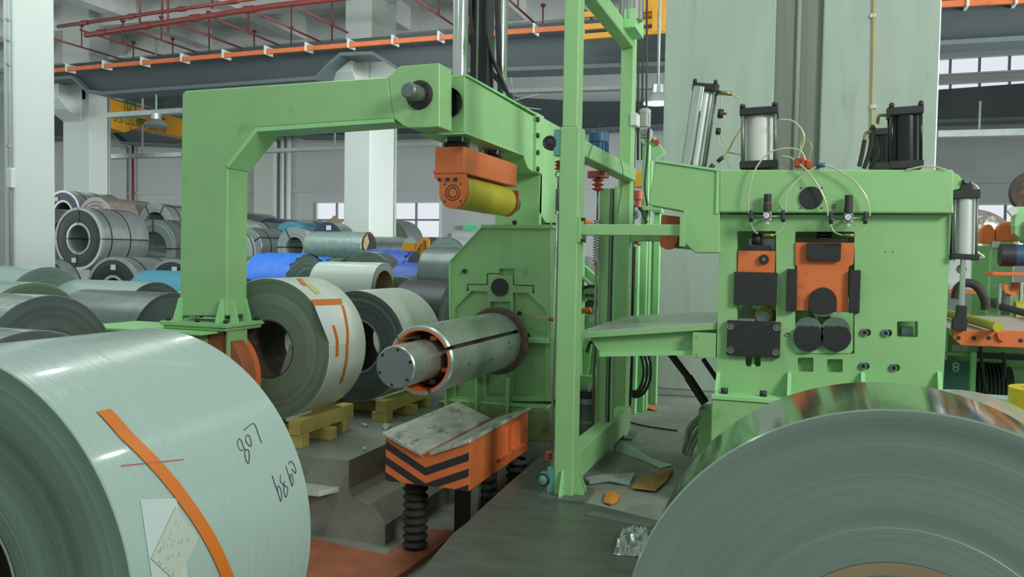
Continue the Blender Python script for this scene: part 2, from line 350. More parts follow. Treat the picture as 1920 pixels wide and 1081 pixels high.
struct('trim_1', MB().box(-33, 13, YB-.06, YB, z0, z1), WALLM, label='narrow ledge along the white back wall')
# ceiling
struct('ceiling', MB().box(-34, 14, 13.2, YB+.3, 8.6, 8.75), CEIL)
k = 0
for i in range(13):
    xx = -31+i*3.4; struct('trim_%d' % (2+k), MB().box(xx-.2, xx+.2, 13.2, YB, 7.95, 8.6), CEIL, label='concrete ceiling beam'); k += 1
for i in range(4):
    yy = 14.5+i*3.0; struct('trim_%d' % (2+k), MB().box(-34, 14, yy-.22, yy+.22, 7.9, 8.6), CEIL, label='concrete ceiling beam running across'); k += 1
# columns
def column(label, uf0, uf1, ub, Y, v, mat=COLM, ztop=8.6, corb=None):
    xa, xb = PY(uf0, v, Y).x, PY(uf1, v, Y).x; yb = PX(ub, v, xb).y
    t = single('building_column', MB().box(xa, xb, Y, yb, 0, ztop), mat, label, 'column', bevel=.02)
    return t, xa, xb, yb
c0, xa, xb, yb = column('pale column at the left edge of the photo with a surface conduit', 7, 27, 104, 9., 300)
part('conduit', MB().tube([(xb-.03, 8.95, 0), (xb-.03, 8.95, 8)], .022), GREY, c0)
zb = PY(25, 330, 8.95).z
part('switch_box', MB().box(xb-.06, xb+.06, 8.9, 8.98, zb-.18, zb+.12), WHITE, c0, bevel=.01)
for vv in (33, 72, 118, 273): zz = PY(24, vv, 8.9).z; part('clip', MB().box(xb-.06, xb, 8.91, 8.96, zz-.02, zz+.02), GREY, c0)
cols = []
for lab, f0, f1, bk, u_c0, v0_, v1_ in (('pale column standing left of the yellow crane girder', 118, 168, 206, 111, 148, 196), ('central pale column behind the long green arm', 645, 694, 741, 647, 102, 150)):
    c_, xa, xb, yb = column(lab, f0, f1, bk, 17., 300)
    xm = (xa+xb)/2
    zt, zl = PY(f0, v0_, 16.4).z, PY(f0, v1_, 16.4).z
    cb = MB().prism([(17.0, zl-.35), (17.0, zt), (16.25, zt), (16.25, zl+.15), (16.5, zl-.1)], xa+.05, xb-.25 if f0 < 200 else xb-.05, 'YZ'); part('corbel', cb, COLM, c_, bevel=.01)
    part('corner_pipe', MB().tube([(xb+.03, yb-.05, .0), (xb+.03, yb-.05, 6)], .04), GREY, c_)
    cols.append((xa, xb))
# big wall slab behind the mill: two piers and a recessed panel
ys = 10.5
t = thing('concrete_pier', 'broad grey green concrete pier behind the mill stand', 'pier', (0, ys+.5, 0))
xs = [PY(u, 300, ys).x for u in (1242, 1447, 1536, 1755)]
part('pier_panel', MB().box(xs[0], xs[1], ys, ys+1, 0, 8.6), SLABM, t, bevel=.015)
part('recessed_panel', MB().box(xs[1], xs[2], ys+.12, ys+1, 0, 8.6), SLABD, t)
part('pier_panel', MB().box(xs[2], xs[3], ys, ys+1, 0, 8.6), SLABM, t, bevel=.015)
xx = PY(1494, 200, ys+.08).x; part('conduit', MB().tube([(xx, ys+.08, 1), (xx, ys+.08, 8)], .03), GREY, t)
pth = smooth_path([PY(u, v, ys-.04) for u, v in ((1639, -60), (1638, 30), (1637, 120), (1635, 210), (1634, 314), (1633, 420))], 3)
part('cable', MB().tube(pth, .012), HOSEY, t)
for vv in (30, 200): p = PY(1637, vv, ys-.02); part('cable_clip', MB().box(p.x-.03, p.x+.03, ys-.05, ys, p.z-.02, p.z+.02), WHITE, t)
# crane runway beams
def runway(label, Y, pts_top, pts_bot, rail=True):
    t = thing('crane_runway_beam', label, 'beam', (0, Y, 0))
    zt = [PY(u, v, Y) for u, v in pts_top]; zb_ = [PY(u, v, Y) for u, v in pts_bot]
    poly = [(p.x, p.z) for p in zt]+[(p.x, p.z) for p in reversed(zb_)]
    part('web', MB().prism(poly, Y, Y+.35), SLATE, t)
    fl = MB()
    for p, q_ in zip(zb_[:-1], zb_[1:]): fl.hexa([(p.x, Y-.18, p.z-.05), (p.x, Y+.45, p.z-.05), (p.x, Y+.45, p.z+.03), (p.x, Y-.18, p.z+.03)], [(q_.x, Y-.18, q_.z-.05), (q_.x, Y+.45, q_.z-.05), (q_.x, Y+.45, q_.z+.03), (q_.x, Y-.18, q_.z+.03)])
    part('lower_flange', fl, SLATEL, t)
    return t, zt
T1, zt = runway('long dark runway beam with the orange conductor rail, above the column corbels', 16.0,
    [(60, 126), (480, 88), (960, 48), (1500, 8), (2000, -24)],
    [(60, 151), (104, 149), (145, 146), (172, 172), (205, 176), (600, 148), (622, 124), (645, 104), (705, 102), (755, 132), (900, 134), (1243, 122), (1500, 106), (1757, 84), (2000, 70)])
rp = [PY(u, v, 15.75) for u, v in ((60, 136), (480, 99), (960, 60), (1500, 22), (2000, -4))]
rl = MB()
for p, q_ in zip(rp[:-1], rp[1:]): rl.bar(p, q_, .06, .1)
part('conductor_rail', rl, ORANGE, T1)
for i in range(24):
    s_ = i/23*3.999; k_ = int(s_); p = rp[k_].lerp(rp[k_+1], s_-k_); part('rail_bracket', MB().box(p.x-.02, p.x+.02, 15.7, 16.0, p.z-.06, p.z+.14), WHITE, T1)
T2, _ = runway('farther dark runway beam close to the white back wall', 22.6,
    [(60, 196), (340, 178), (700, 168), (1100, 190), (1240, 190), (1757, 168), (2000, 150)],
    [(60, 262), (215, 250), (235, 268), (340, 272), (505, 240), (560, 256), (700, 256), (1100, 244), (1240, 236), (1757, 228), (2000, 220)])
# cable trays and lamps
for lab, Y, uv0, uv1, h in (('upper galvanised cable tray left of the green arm', 16.6, (206, 217), (345, 208), .12), ('lower galvanised cable tray left of the green arm', 18.5, (206, 294), (345, 290), .12),
                            ('galvanised cable tray seen below the green arm', 20., (480, 284), (825, 270), .1), ('galvanised cable tray right of the concrete pier', 20., (1757, 252), (1935, 248), .14),
                            ('grey cable tray seen through the top of the gate', 20.5, (955, 172), (1260, 162), .1)):
    p, q_ = PY(*uv0, Y), PY(*uv1, Y); t = single('cable_tray', MB().bar(p, q_, .25, h), GALV, lab, 'cable tray')
    for f_ in (.45,): r_ = p.lerp(q_, f_); part('hanger', MB().box(r_.x-.02, r_.x+.02, r_.y-.02, r_.y+.02, r_.z, r_.z+(.9 if Y < 20 else .7)), GREY, t)
def bay_lamp(label, u, v, Y, r, lit):
    p = PY(u, v, Y); t = thing('pendant_lamp', label, 'lamp', p)
    part('shade', MB().rev([(.0, r), (.1, r*.75), (.18, r*.4), (.32, r*.36), (.34, .02)], p, 'Z', 24), STEEL, t)
    part('diffuser', MB().rev([(0, .001), (0, r*.95)], p, 'Z', 24), LAMPG if lit else GREY, t)
    part('stem', MB().tube([p+Vector((0, 0, .33)), p+Vector((0, 0, 2.2))], .025), GREY, t)
bay_lamp('unlit pendant lamp in front of the yellow crane girder', 293, 237, 16.2, .33, False)
bay_lamp('glowing pendant lamp by the left edge of the concrete pier', 1233, 194, 14., .28, True)
# overhead crane girder
Xg = PY(207, 210, 17.9).x
y1_ = PX(345, 215, Xg).y
zt0, zb0 = PY(207, 184, 17.9).z, PY(207, 236, 17.9).z
t = thing('overhead_crane', 'yellow overhead crane girder with green lettering, left of the green arm', 'crane', (Xg, 19.5, zb0))
part('girder', MB().prism([(17.2, zb0), (y1_-2.4, zb0-.1), (y1_-1.9, zb0+.12), (y1_+.7, zb0+.1), (y1_+.7, zt0-.15), (17.2, zt0)], Xg-.5, Xg, 'YZ'), YPAINT, t)
part('end_truck', MB().box(Xg-.6, Xg+.05, 17.0, 17.5, zt0-.2, zt0+.35), YPAINT, t)
part('rail_pipe', MB().tube([(Xg-.1, 17.2, zt0+.08), (Xg-.1, y1_, zt0-.02)], .05), GALV, t)
def text_part(name, body, size, M3, loc, mat, parent, label=None, depth=.002):
    cu = bpy.data.curves.new('t', 'FONT'); cu.body = body; cu.size = size; cu.extrude = depth
    o = bpy.data.objects.new('t', cu); COL.objects.link(o); bpy.context.view_layer.update()
    me = bpy.data.meshes.new_from_object(o.evaluated_get(bpy.context.evaluated_depsgraph_get())); bpy.data.objects.remove(o)
    mt = M3.to_4x4(); mt.translation = Vector(loc)-OFF.get(parent.name, Vector((0, 0, 0))); me.transform(mt); me.materials.clear(); me.materials.append(mat)
    o = bpy.data.objects.new(name, me); COL.objects.link(o); o.parent = parent; OFF[o.name] = OFF.get(parent.name, Vector((0, 0, 0)))
    if label: o['label'] = label
    return o
MXf = Matrix(((0, 0, 1), (1, 0, 0), (0, 1, 0)))      # reads from +X
MYf = Matrix(((1, 0, 0), (0, 0, -1), (0, 1, 0)))     # reads from -Y
GTXT = pmat('green_lettering', (40, 110, 50), .5)
for s_, yy in (('0757-23321998', 18.0), ('0757-23321998', y1_-1.95)):
    text_part('phone_number', s_, .30, MXf@Matrix.Diagonal((.62 if yy < 19 else .5, 1.25, 1)), (Xg+.01, yy, zb0+.14), GTXT, t, 'green telephone number')
for ch, yy in (('\u5236', 18.35), ('\u9020', 19.5)):
    text_part('letter', ch, .75, MXf@Matrix.Diagonal((.7, 1, 1)), (Xg+.01, yy, zb0+.55), GTXT, t, 'large green character')
# yellow crane parts at top centre
x0, x1, z0, z1 = RY(1188, 18, 1246, 62, 15.)
t = thing('crane_trolley', 'orange yellow crane walkway behind the top of the green gate', 'crane', ((x0+x1)/2, 15, z0))
for v_ in (18, 42, 60): zz = PY(1215, v_, 15).z; part('walkway_rail', MB().box(x0-1.2, x1+.2, 14.95, 15.03, zz-.05, zz+.05), YPAINT, t)
for u_ in (1195, 1229, 1243): xx = PY(u_, 40, 15).x; part('walkway_post', MB().box(xx-.05, xx+.05, 14.93, 15.02, z0, z1), YPAINT, t)
part('trolley_box', MB().box(PY(1200, 10, 15.4).x, x1+.3, 15.3, 15.9, z1+.1, z1+1.1), YPAINT, t)
for lab, us, Y in (('hoist cables hanging behind the rear gate post', (1190, 1197, 1205, 1213), 13.),):
    for u_ in us: p = PY(u_, 0, Y); q_ = PY(u_-1, 300, Y); single('hoist_cable', MB().tube([p, q_], .018), RUBBER, {1190: 'leftmost', 1197: 'second', 1205: 'third', 1213: 'rightmost'}[u_]+' thin black hoist cable between the rear gate post and the pier', 'cable', 'hoist cables behind the gate')
xx = PY(1205, 340, 13.).x; zz0, zz1 = PY(1205, 352, 13.).z, PY(1205, 322, 13.).z
single('hook_block', MB().box(xx-.12, xx+.14, 12.9, 13.1, zz0, zz1), YPAINT, 'yellow hook block at the lower end of the hoist cables', 'hook block', bevel=.02)
# sprinkler pipes
def pipe(label, pts, r, grp=None):
    return single('sprinkler_pipe', MB().tube(pts, r, 10), RED, label, 'pipe', grp)
P1 = [PY(u, v, 15.) for u, v in ((108, 50), (480, -3))]; m1 = pipe('upper red main pipe below the ceiling, nearest the left column', P1, .042)
P2 = [PY(u, v, 15.) for u, v in ((160, 66), (505, 12), (830, -26))]; m2 = pipe('thicker red main pipe running below the upper one', P2, .062)
for f_ in (.15, .4, .65, .9): r_ = P1[0].lerp(P1[1], f_); part('coupling', MB().cyl(r_-Vector((.1, 0, 0)), r_+Vector((.1, 0, 0)), .06, n=12), RED, m1)
for f_ in (.1, .35, .62, .9): r_ = P2[0].lerp(P2[1], f_); part('coupling', MB().cyl(r_-Vector((.12, 0, 0)), r_+Vector((.12, 0, 0)), .085, n=12), RED, m2)
for i, u_ in enumerate((70, 150, 225, 318, 395, 480, 560, 772, 830, 930, 1050)):
    v_ = 60-(u_-108)*.1
    p = PY(u_, v_, 15.); q_ = Vector((p.x, 22.3, p.z)); t = pipe(('leftmost', 'second', 'third', 'fourth', 'fifth', 'sixth', 'seventh', 'eighth', 'ninth', 'tenth', 'rightmost')[i]+' thin red sprinkler branch pipe below the ceiling, counted from the left', [p, q_], .024, 'sprinkler branch pipes')
    for f_ in (.18, .42, .66, .9):
        r_ = p.lerp(q_, f_); part('drop', MB().tube([r_, r_+Vector((0, 0, .55))], .018, 6), RED, t)
        part('sprinkler_head', MB().cyl(r_+Vector((0, 0, .55)), r_+Vector((0, 0, .6)), .06, n=8), RED, t)
for hn, (u_, v_) in zip(('first', 'second', 'fourth', 'third'), ((262, 22), (304, 8), (398, -5), (315, 40))):
    p = PY(u_, v_, 15.); single('pipe_hanger', MB().tube([p-Vector((0, 0, .25)), p+Vector((0, 0, .8))], .025, 6), RED, hn+' red hanger rod from the left holding the main pipes', 'hanger', 'pipe hanger rods')
# wall downpipes, sign, door
for lab, u_, r_ in (('thin red brown pipe on the back wall left of the green post', 249, .05), ('pale downpipe beside the back wall pilaster', 530, .09), ('second pale downpipe close to the wall pilaster', 541, .09)):
    p = PY(u_, 300, YB-.15); single('downpipe', MB().tube([(p.x, YB-.15, 0.), (p.x, YB-.15, 6)], r_), RED if u_ == 249 else WHITE, lab, 'pipe')
for lab, a_, b_ in (('beige pilaster on the back wall beside the thin red pipe', 207, 240), ('white pilaster on the back wall left of the windows', 488, 524)):
    single('pilaster', MB().box(PY(a_, 300, YB).x, PY(b_, 300, YB).x, YB-.35, YB, 0, 5.6), COLM, lab, 'pilaster')
x0, x1, z0, z1 = RY(868, 422, 892, 431, YB-.2); single('exit_sign', MB().box(x0, x1, YB-.2, YB-.14, z0, z1), EXITG, 'small glowing green exit sign on the back wall', 'sign')
x0, x1, z0, z1 = RY(846, 437, 905, 560, YB-.1); struct('door_1', MB().box(x0, x1, YB-.1, YB, 0, z1), WHITE, label='white door below the exit sign')
PLASTW = pmat('crinkled_pale_wrap', (168, 182, 172), .2, var=.1, vscale=10, bump=.9, bscale=14, coat=.5)
# ================================================================ steel coils
def coil(label, X, Y, zb, R, W, r, axis, body, face, group=None, bands=(), eyes=(), core=None, name='steel_coil', seg=96, boremat=None, rims=False, tag=None, longcore=False):
    rz = pi/2 if axis == 'X' else 0.; group = group or 'steel coils of the store'
    t = thing(name, label, 'coil', (X, Y, zb), rz, group); OFF[t.name] = Vector((0, 0, 0))
    mb = MB(); rnd = random.Random(int(abs(X*1000)+Y*77)); prof = [(W, r)]
    prof = [(0, r)]
    n_ = 9 if seg > 90 else 4
    for i in range(1, n_):
        rr = r+(R-r)*i/n_; o1 = rnd.uniform(0, .0022 if seg != 181 else .0008); prof += [(prof[-1][0], rr), (o1, rr+.001)]
    prof += [(prof[-1][0], R-.004)]
    mb.rev(prof, (0, 0, 0), 'Y', seg, mi=1)
    mb.rev([(prof[-1][0], R-.004), (.004, R), (.03, R), (W-.03, R), (W-.004, R)], (0, 0, 0), 'Y', seg, mi=0)
    mb.rev([(W-.004, R), (W, R-.004), (W, r)], (0, 0, 0), 'Y', seg, mi=1)
    mb.rev([(W, r), (0, r)], (0, 0, 0), 'Y', seg, mi=2)
    def lp(nm, m_, mat, lab=None):
        o = part(nm, m_, mat, t, label=lab); o.location = (0, 0, R); return o
    lp('winding', mb, [body, face, boremat or BORE])
    if core:
        cw, cmat = core; lp('core', MB().rev([(-.002, r), (-.002, r-cw), (.05, r-cw), (.05, r-.002)] if not longcore else [(-.002, r), (-.002, r-cw), (W, r-cw)], (0, 0, 0), 'Y', 64), cmat)
    if rims:
        lp('edge_protector', MB().rev([(-.006, R-.05), (-.01, R+.006), (.06, R+.006)], (0, 0, 0), 'Y', 64), GALV)
        lp('bore_protector', MB().rev([(-.006, r+.045), (-.01, r-.004), (.06, r-.004)], (0, 0, 0), 'Y', 48), GALV)
        lp('edge_protector', MB().rev([(W-.06, R+.006), (W+.01, R+.006), (W+.006, R-.05)], (0, 0, 0), 'Y', 64), SILVER)
    for y_ in bands: lp('strap', MB().rev([(y_-.012, R+.002), (y_-.012, R+.009), (y_+.012, R+.009), (y_+.012, R+.002)], (0, 0, 0), 'Y', 64), STRAPM)
    for a in eyes:
        ca, sa = cos(a), sin(a); u_ = Vector((ca, 0, sa)); s_ = Vector((-sa, 0, ca))*.012; e = MB()
        for (p, q_) in (((u_*(r-.004))+Vector((0, -.006, 0)), (u_*(R+.006))+Vector((0, -.006, 0))), (u_*(R+.006)+Vector((0, -.006, 0)), u_*(R+.006)+Vector((0, W, 0))), (u_*(r-.006)+Vector((0, -.006, 0)), u_*(r-.006)+Vector((0, W, 0)))):
            d = (q_-p).normalized(); nn = d.cross(s_).normalized()*.003
            e.hexa([p-s_-nn, p+s_-nn, p+s_+nn, p-s_+nn], [q_-s_-nn, q_+s_-nn, q_+s_+nn, q_-s_+nn])
        lp('eye_strap', e, STRAPM)
    if tag:
        aa, rr = tag; c_, d_ = cos(aa)*rr, sin(aa)*rr; lp('paper_label', MB().box(c_-.06, c_+.06, -.016, -.012, d_-.05, d_+.05), WHITE)
    return t, lp
def cpx(label, u, v, D, axis, W, r, body, face, zb=None, R=None, **kw):
    p = PD(u, v, D)
    if R is None: R = (p.z-zb)/2
    else: zb = p.z-2*R
    return coil(label, p.x, p.y, zb, R, W, r*R, axis, body, face, **kw)+((p.x, p.y, zb, R),)
def patch(pts_grid, off_n, name, mat, parent, thick=.0015, label=None):
    """sheet laid on a surface: grid of (point, normal)"""
    n, m_ = len(pts_grid), len(pts_grid[0]); vs = [p+nn*(off_n+thick) for row in pts_grid for p, nn in row]+[p+nn*off_n for row in pts_grid for p, nn in row]; k = n*m_; fs = []
    for i in range(n-1):
        for j in range(m_-1):
            a = i*m_+j; fs.append((a, a+1, a+m_+1, a+m_)); fs.append((k+a, k+a+m_, k+a+m_+1, k+a+1))
    for i in range(n-1):
        for j in (0, m_-1): a = i*m_+j; fs.append((a, a+m_, k+a+m_, k+a))
    for j in range(m_-1):
        for i in (0, n-1): a = i*m_+j; fs.append((a, a+1, k+a+1, k+a))
    return part(name, MB().add(vs, fs, 0, True), mat, parent, label=label)
def on_cyl(u, v, X, Z, R): p = PC(u, v, X, Z, R); return p, Vector((p.x-X, 0, p.z-Z)).normalized()
def quad_patch(c, X, Z, R, off_n, name, mat, parent, n=8, label=None):
    g = []
    for i in range(n+1):
        row = []
        for j in range(n+1):
            s_, t_ = i/n, j/n; u = (c[0][0]*(1-s_)+c[1][0]*s_)*(1-t_)+(c[3][0]*(1-s_)+c[2][0]*s_)*t_; v = (c[0][1]*(1-s_)+c[1][1]*s_)*(1-t_)+(c[3][1]*(1-s_)+c[2][1]*s_)*t_
            row.append(on_cyl(u, v, X, Z, R))
        g.append(row)
    return patch(g, off_n, name, mat, parent, label=label)
def ribbon(px, hw, X, Z, R, off_n, name, mat, parent, label=None):
    """tape running round the cylinder; hw = half width in metres along the axis"""
    ctr = [on_cyl(u, v, X, Z, R)[0] for u, v in px]; ang = [atan2(p.z-Z, p.x-X) for p in ctr]; g = []; N_ = 40
    for i in range(N_+1):
        s_ = i/N_*(len(px)-1); k_ = min(int(s_), len(px)-2); f_ = s_-k_; a = ang[k_]*(1-f_)+ang[k_+1]*f_; y_ = ctr[k_].y*(1-f_)+ctr[k_+1].y*f_
        nn = Vector((cos(a), 0, sin(a))); g.append([(Vector((X, y_+d, Z))+nn*R, nn) for d in (-hw, hw)])
    return patch(g, off_n, name, mat, parent, label=label)
def world_root(t):   # parts given in world coordinates under an unrotated empty
    OFF[t.name] = Vector(t.location)
# --- near left coil
XL, YL0, YL1, RL = -2.32, 1.62, 2.43, .70
pr = PY(30, 1081, YL0); rL = hypot(pr.x-XL, pr.z-RL)
tL, lp = coil('huge pale green film wrapped coil in the left foreground with an orange tape stripe', XL, YL0, 0, RL, YL1-YL0, rL, 'Y', FILM, FACE, seg=180, core=(.012, GALV), boremat=RUST)
world_root(tL)
ribbon([(193, 770), (236, 818), (300, 882), (350, 945), (395, 1015), (425, 1081), (436, 1110)], .024, XL, RL, RL, .003, 'tape_stripe', TAPE, tL)
SX, SY, SC = 420, 780, 6.356
def stroke(pts, name='ink_stroke', r=.0016, mat=INK, par=None, sx=SX, sy=SY, sc=SC):
    pp_ = smooth_path([(a, b_, 0) for a, b_ in pts], 5); w3 = [PC(sx+p.x/sc, sy+p.y/sc, XL, RL, RL+.001) for p in pp_]
    return part(name, MB().tube(w3, r, 5), mat, par or tL)
for st in ([(235, 402), (200, 405), (172, 365), (160, 310), (180, 268), (210, 300), (240, 385), (290, 405), (302, 470), (291, 560), (262, 520), (246, 440), (262, 392)],
           [(255, 275), (275, 322), (320, 358), (322, 300), (300, 232), (270, 228), (258, 265)],
           [(235, 165), (345, 85), (385, 140), (410, 215), (450, 320)],
           [(575, 705), (600, 790), (640, 900), (675, 1010), (688, 960), (680, 880), (655, 832), (634, 850), (642, 905)],
           [(675, 695), (672, 770), (715, 820), (758, 850), (755, 910), (735, 965), (716, 900), (714, 820), (722, 775)],
           [(735, 590), (770, 700), (810, 828), (822, 780), (812, 705), (795, 688), (788, 740), (797, 790)],
           [(770, 570), (790, 535), (830, 570), (855, 640), (850, 680), (830, 655), (805, 628)]):
    stroke(st, mat=INK)
# document pouch: sheets, printed lines, seal strip
quad_patch([(262, 936), (330, 934), (352, 1090), (285, 1090)], XL, RL, RL, .001, 'paper_sheet', POUCH, tL, label='white sheet inside the clear pouch')
quad_patch([(327, 950), (371, 1007), (328, 1090), (281, 1047)], XL, RL, RL, .004, 'paper_label', CREAM, tL, label='tilted cream paper label with rows of print')
rr_ = random.Random(3)
for i in range(34):
    s_, t_ = rr_.uniform(.12, .85), rr_.uniform(.1, .9)
    u = 327+44*s_-46*t_; v = 950+57*s_+97*t_
    if v < 1078: L_ = rr_.uniform(3, 7); p, nn = on_cyl(u, v, XL, RL, RL+.0062); q_, _ = on_cyl(u-L_*.45, v+L_*.9, XL, RL, RL+.0062); part('printed_line', MB().tube([p, q_], .0006, 4), INKG, tL)
quad_patch([(226, 873), (343, 861), (343, 862.5), (226, 874.5)], XL, RL, RL, .004, 'pouch_seal', REDINK, tL, n=4, label='thin red seal line of the clear pouch')
# --- near right coil
XR, YR0, YR1, RR = .25, 2.015, 2.46, .655
tR, lp = coil('huge mirror bright coil in the right foreground with a grey end face and cardboard core', XR, YR0, .055, RR, YR1-YR0, .3, 'Y', MIRROR, FACEN, seg=181, core=(.03, CARD))
cpx('crinkled clear wrapped coil peeking out behind the mirror bright coil at the right edge', 1868, 790, 3.0, 'Y', .8, .4, PLASTW, FACE, zb=.02)
# --- coils on timber between the near coil and the cradle
def solve_coil(cx, cy, rpx, zb, xr):
    k_ = lambda D: PD(cx, cy, D); D = 6.
    for _ in range(60):
        p = k_(D); R_ = rpx*D/F; D += (p.z-R_-zb)*1.5
    p = k_(D); R_ = rpx*D/F; Yb_ = p.y+.3
    for _ in range(80):
        q_ = Vector((p.x+R_, Yb_, p.z)); d = q_-CAM; uu = 960+F*d.dot(rt)/d.dot(fw); Yb_ += (xr-uu)*.004
    return p.x, p.y, R_, Yb_-p.y
x_, y_, R_, W_ = solve_coil(503, 654, 133, .2, 686)
C2 = (x_, y_, R_, W_)
t2, lp = coil('grey green coil on timber with orange tape pieces, right of the green post', x_, y_, .2, R_, W_, R_*.42, 'Y', FILMW, FACE2, seg=128, core=(.012, RUST), boremat=RUST)
t2.location; world_root(t2); X2, Z2, R2 = x_, .2+R_, R_
ribbon([(641, 572), (648, 600), (650, 650), (646, 690), (638, 718)], .022, X2, Z2, R2, .003, 'tape_strip', TAPE, t2)
ribbon([(624, 610), (631, 635), (631, 668)], .022, X2, Z2, R2, .003, 'tape_strip', TAPE, t2)
quad_patch([(583, 562), (640, 560), (641, 571), (588, 573)], X2, Z2, R2, .004, 'tape_strip', TAPE, t2, n=5)
quad_patch([(566, 526), (576, 528), (600, 548), (592, 552)], X2, Z2, R2, .004, 'tape_strip', TAPEY, t2, n=5, label='yellow tape piece')
quad_patch([(556, 523), (566, 523), (574, 536), (566, 534)], X2, Z2, R2, .005, 'tape_strip', TAPE, t2, n=4)
quad_patch([(584, 560), (655, 572), (668, 640), (620, 650)], X2, Z2, R2, .001, 'paper_sheet', WHITE, t2, n=8)
part('liner_flap', MB().prism([(X2-.05, Z2-R2*.40), (X2+.1, Z2-R2*.385), (X2+.12, Z2-.12), (X2+.05, Z2+.02)], y_+.25, y_+.26, 'XZ'), WHITE, t2, label='loose pale liner tongue inside the bore')
x_, y_, R_, W_ = solve_coil(668, 648, 104, .17, 828)
C3 = (x_, y_, R_, W_)
t3, lp = coil('cream white coil with a dark end face on timber, just left of the chrome mandrel', x_, y_, .17, R_, W_, R_*.5, 'Y', FILMW, FACED, seg=128, core=(.02, GALV), boremat=RUST)
def timber(label, X, Y, W, zt, n):
    t = thing('timber_skid', label, 'skid', (X, Y, 0), 0, 'timber skids under the coils')
    hb = zt+.03
    for dx in (-.36, .36):
        part('beam', MB().box(X+dx-.06, X+dx+.06, Y-.12, Y+W+.15, hb*.5, hb+.02), WOOD, t, bevel=.004)
        for i in range(n): yy = Y-.05+i*(W+.05)/(n-1); part('block', MB().box(X+dx-.11, X+dx+.07, yy-.06, yy+.06, .001, hb*.5), WOOD, t, bevel=.004)
    part('cross_beam', MB().box(X-.5, X+.5, Y+W*.4, Y+W*.4+.1, .001, hb*.5), WOOD, t, bevel=.004)
timber('yellowish timber skid under the coil with orange tape pieces', C2[0], C2[1], C2[3], .2, 2)
timber('low timber skid hidden under the mirror bright coil', XR, YR0+.1, YR1-YR0-.2, .03, 2)
timber('yellowish timber skid under the cream white coil beside the mandrel', C3[0], C3[1], C3[3], .17, 2)
# --- left rows (axis across)
cpx('dark ended coil with orange tape, nearest behind the huge pale coil', 92, 553, 6.0, 'X', 1.2, .35, FILMT, FACED, zb=.12, core=None)
cpx('film wrapped coil half hidden behind the dark ended coil at the left', 62, 529, 7.9, 'X', 1.2, .35, FILM, FACE2, zb=0)
cpx('greenish coil directly right of the foot of the pale left column', 90, 500, 11.0, 'X', 1.25, .4, FILM, FACE, zb=0)
cpx('brown wrapped coil with a dark end, touching the left side of the green post', 322, 548, 9., 'X', 1.25, .4, DGREY, FACED, zb=0)
cpx('mint white coil with wrinkled film behind the brown wrapped coil', 292, 528, 11., 'X', 1.4, .4, FILM, FACED, zb=0)
cpx('light blue film coil behind the green post', 400, 509, 13.2, 'X', 1.3, .4, CYANF, FACE, zb=0)
cpx('green grey coil just right of the green post behind the taped coil', 445, 517, 10.3, 'X', .5, .4, DGREY, FACED, zb=0)
cpx('clear wrapped coil low at the left edge with orange tape on top', 60, 619, 4.35, 'X', 1.1, .35, FILMT, FACED, zb=.02)
# --- stacked store behind, ends facing the camera
def sq(a): return radians(a)
cpx('large silver coil with a black ringed end and crossed straps left of the green post', 147, 389, 16.8, 'Y', 1.25, .45, SILVER, FACEK, R=.65, bands=(.25, .75), eyes=(sq(90), sq(0), sq(180), sq(262)), rims=True, tag=(sq(255), .47), boremat=SILVER)
cpx('black ended coil lying below the large ringed silver coil, with a white label', 212, 482, 15.2, 'Y', 1.5, .4, SILVER, FACEK, R=.64, bands=(.3, .95), rims=True, tag=(sq(88), .45))
cpx('black ended coil at the foot of the stack beside the pale left column', 85, 486, 15.2, 'Y', .3, .4, SILVER, FACEK, R=.58, bands=(.3,), rims=False)
cpx('black ended coil with a white label beside the green post', 322, 486, 15., 'Y', 1.2, .4, SILVER, FACEK, R=.6, rims=True, tag=(sq(80), .42))
cpx('silver coil with a wide open bore between the ringed coil and the green post', 287, 411, 18.2, 'Y', 1.0, .58, DGREY, FACES, R=.66, bands=(.4,), eyes=(sq(0), sq(90)), boremat=SILVER)
cpx('small open silver coil on top of the stack beside the green post', 290, 381, 19.4, 'Y', 1.3, .62, SILVER, FACES, R=.54, bands=(.3,), eyes=(sq(60), sq(120)), boremat=SILVER)
cpx('topmost silver coil at the left end of the stack with a navy end', 118, 357, 20.5, 'Y', 1.4, .5, SILVER, FACEV, R=.58, bands=(.3, .8), rims=True, tag=(sq(120), .42))
cpx('coil bundle in brown crinkled plastic on top of the left stack', 178, 369, 19., 'Y', 1.5, .4, BROWNF, BROWNF, R=.55)
cpx('grey coil half hidden between the pale left column and the large ringed coil', 112, 392, 18.6, 'Y', .4, .5, DGREY, FACEK, R=.6)
cpx('silver coil immediately right of the green post with its strap over the body', 418, 424, 17., 'Y', .4, .55, SILVER, FACES, R=.55, bands=(.3,), boremat=SILVER)
cpx('open silver coil with slanted straps, second right of the green post', 460, 426, 18.6, 'Y', 1.2, .58, SILVER, FACES, R=.46, bands=(.35, 1.1), eyes=(sq(140), sq(30)), boremat=SILVER)
cpx('open silver coil with black straps above the bright blue tarp', 552, 425, 17.3, 'Y', 1.5, .5, SILVER, FACES, R=.44, bands=(.25,), eyes=(sq(120), sq(0), sq(180)), boremat=SILVER)
cpx('green film coil low behind the green post near the bright blue tarp', 425, 480, 14.5, 'Y', 1.3, .4, GFILM, FACEK, R=.6)
cpx('top row silver coil right of the green post, highest there', 436, 396, 22.5, 'Y', 1.6, .5, SILVER, FACES, R=.52)
cpx('crinkled white wrapped coil below the highest top row coil', 432, 409, 19.7, 'Y', .7, .45, FILMT, FACES, R=.45)
cpx('strapped grey coil in the upper row above the open silver coils', 478, 415, 21.3, 'Y', 1.2, .45, GALV, FACES, R=.5, bands=(.1,), eyes=(sq(90),))
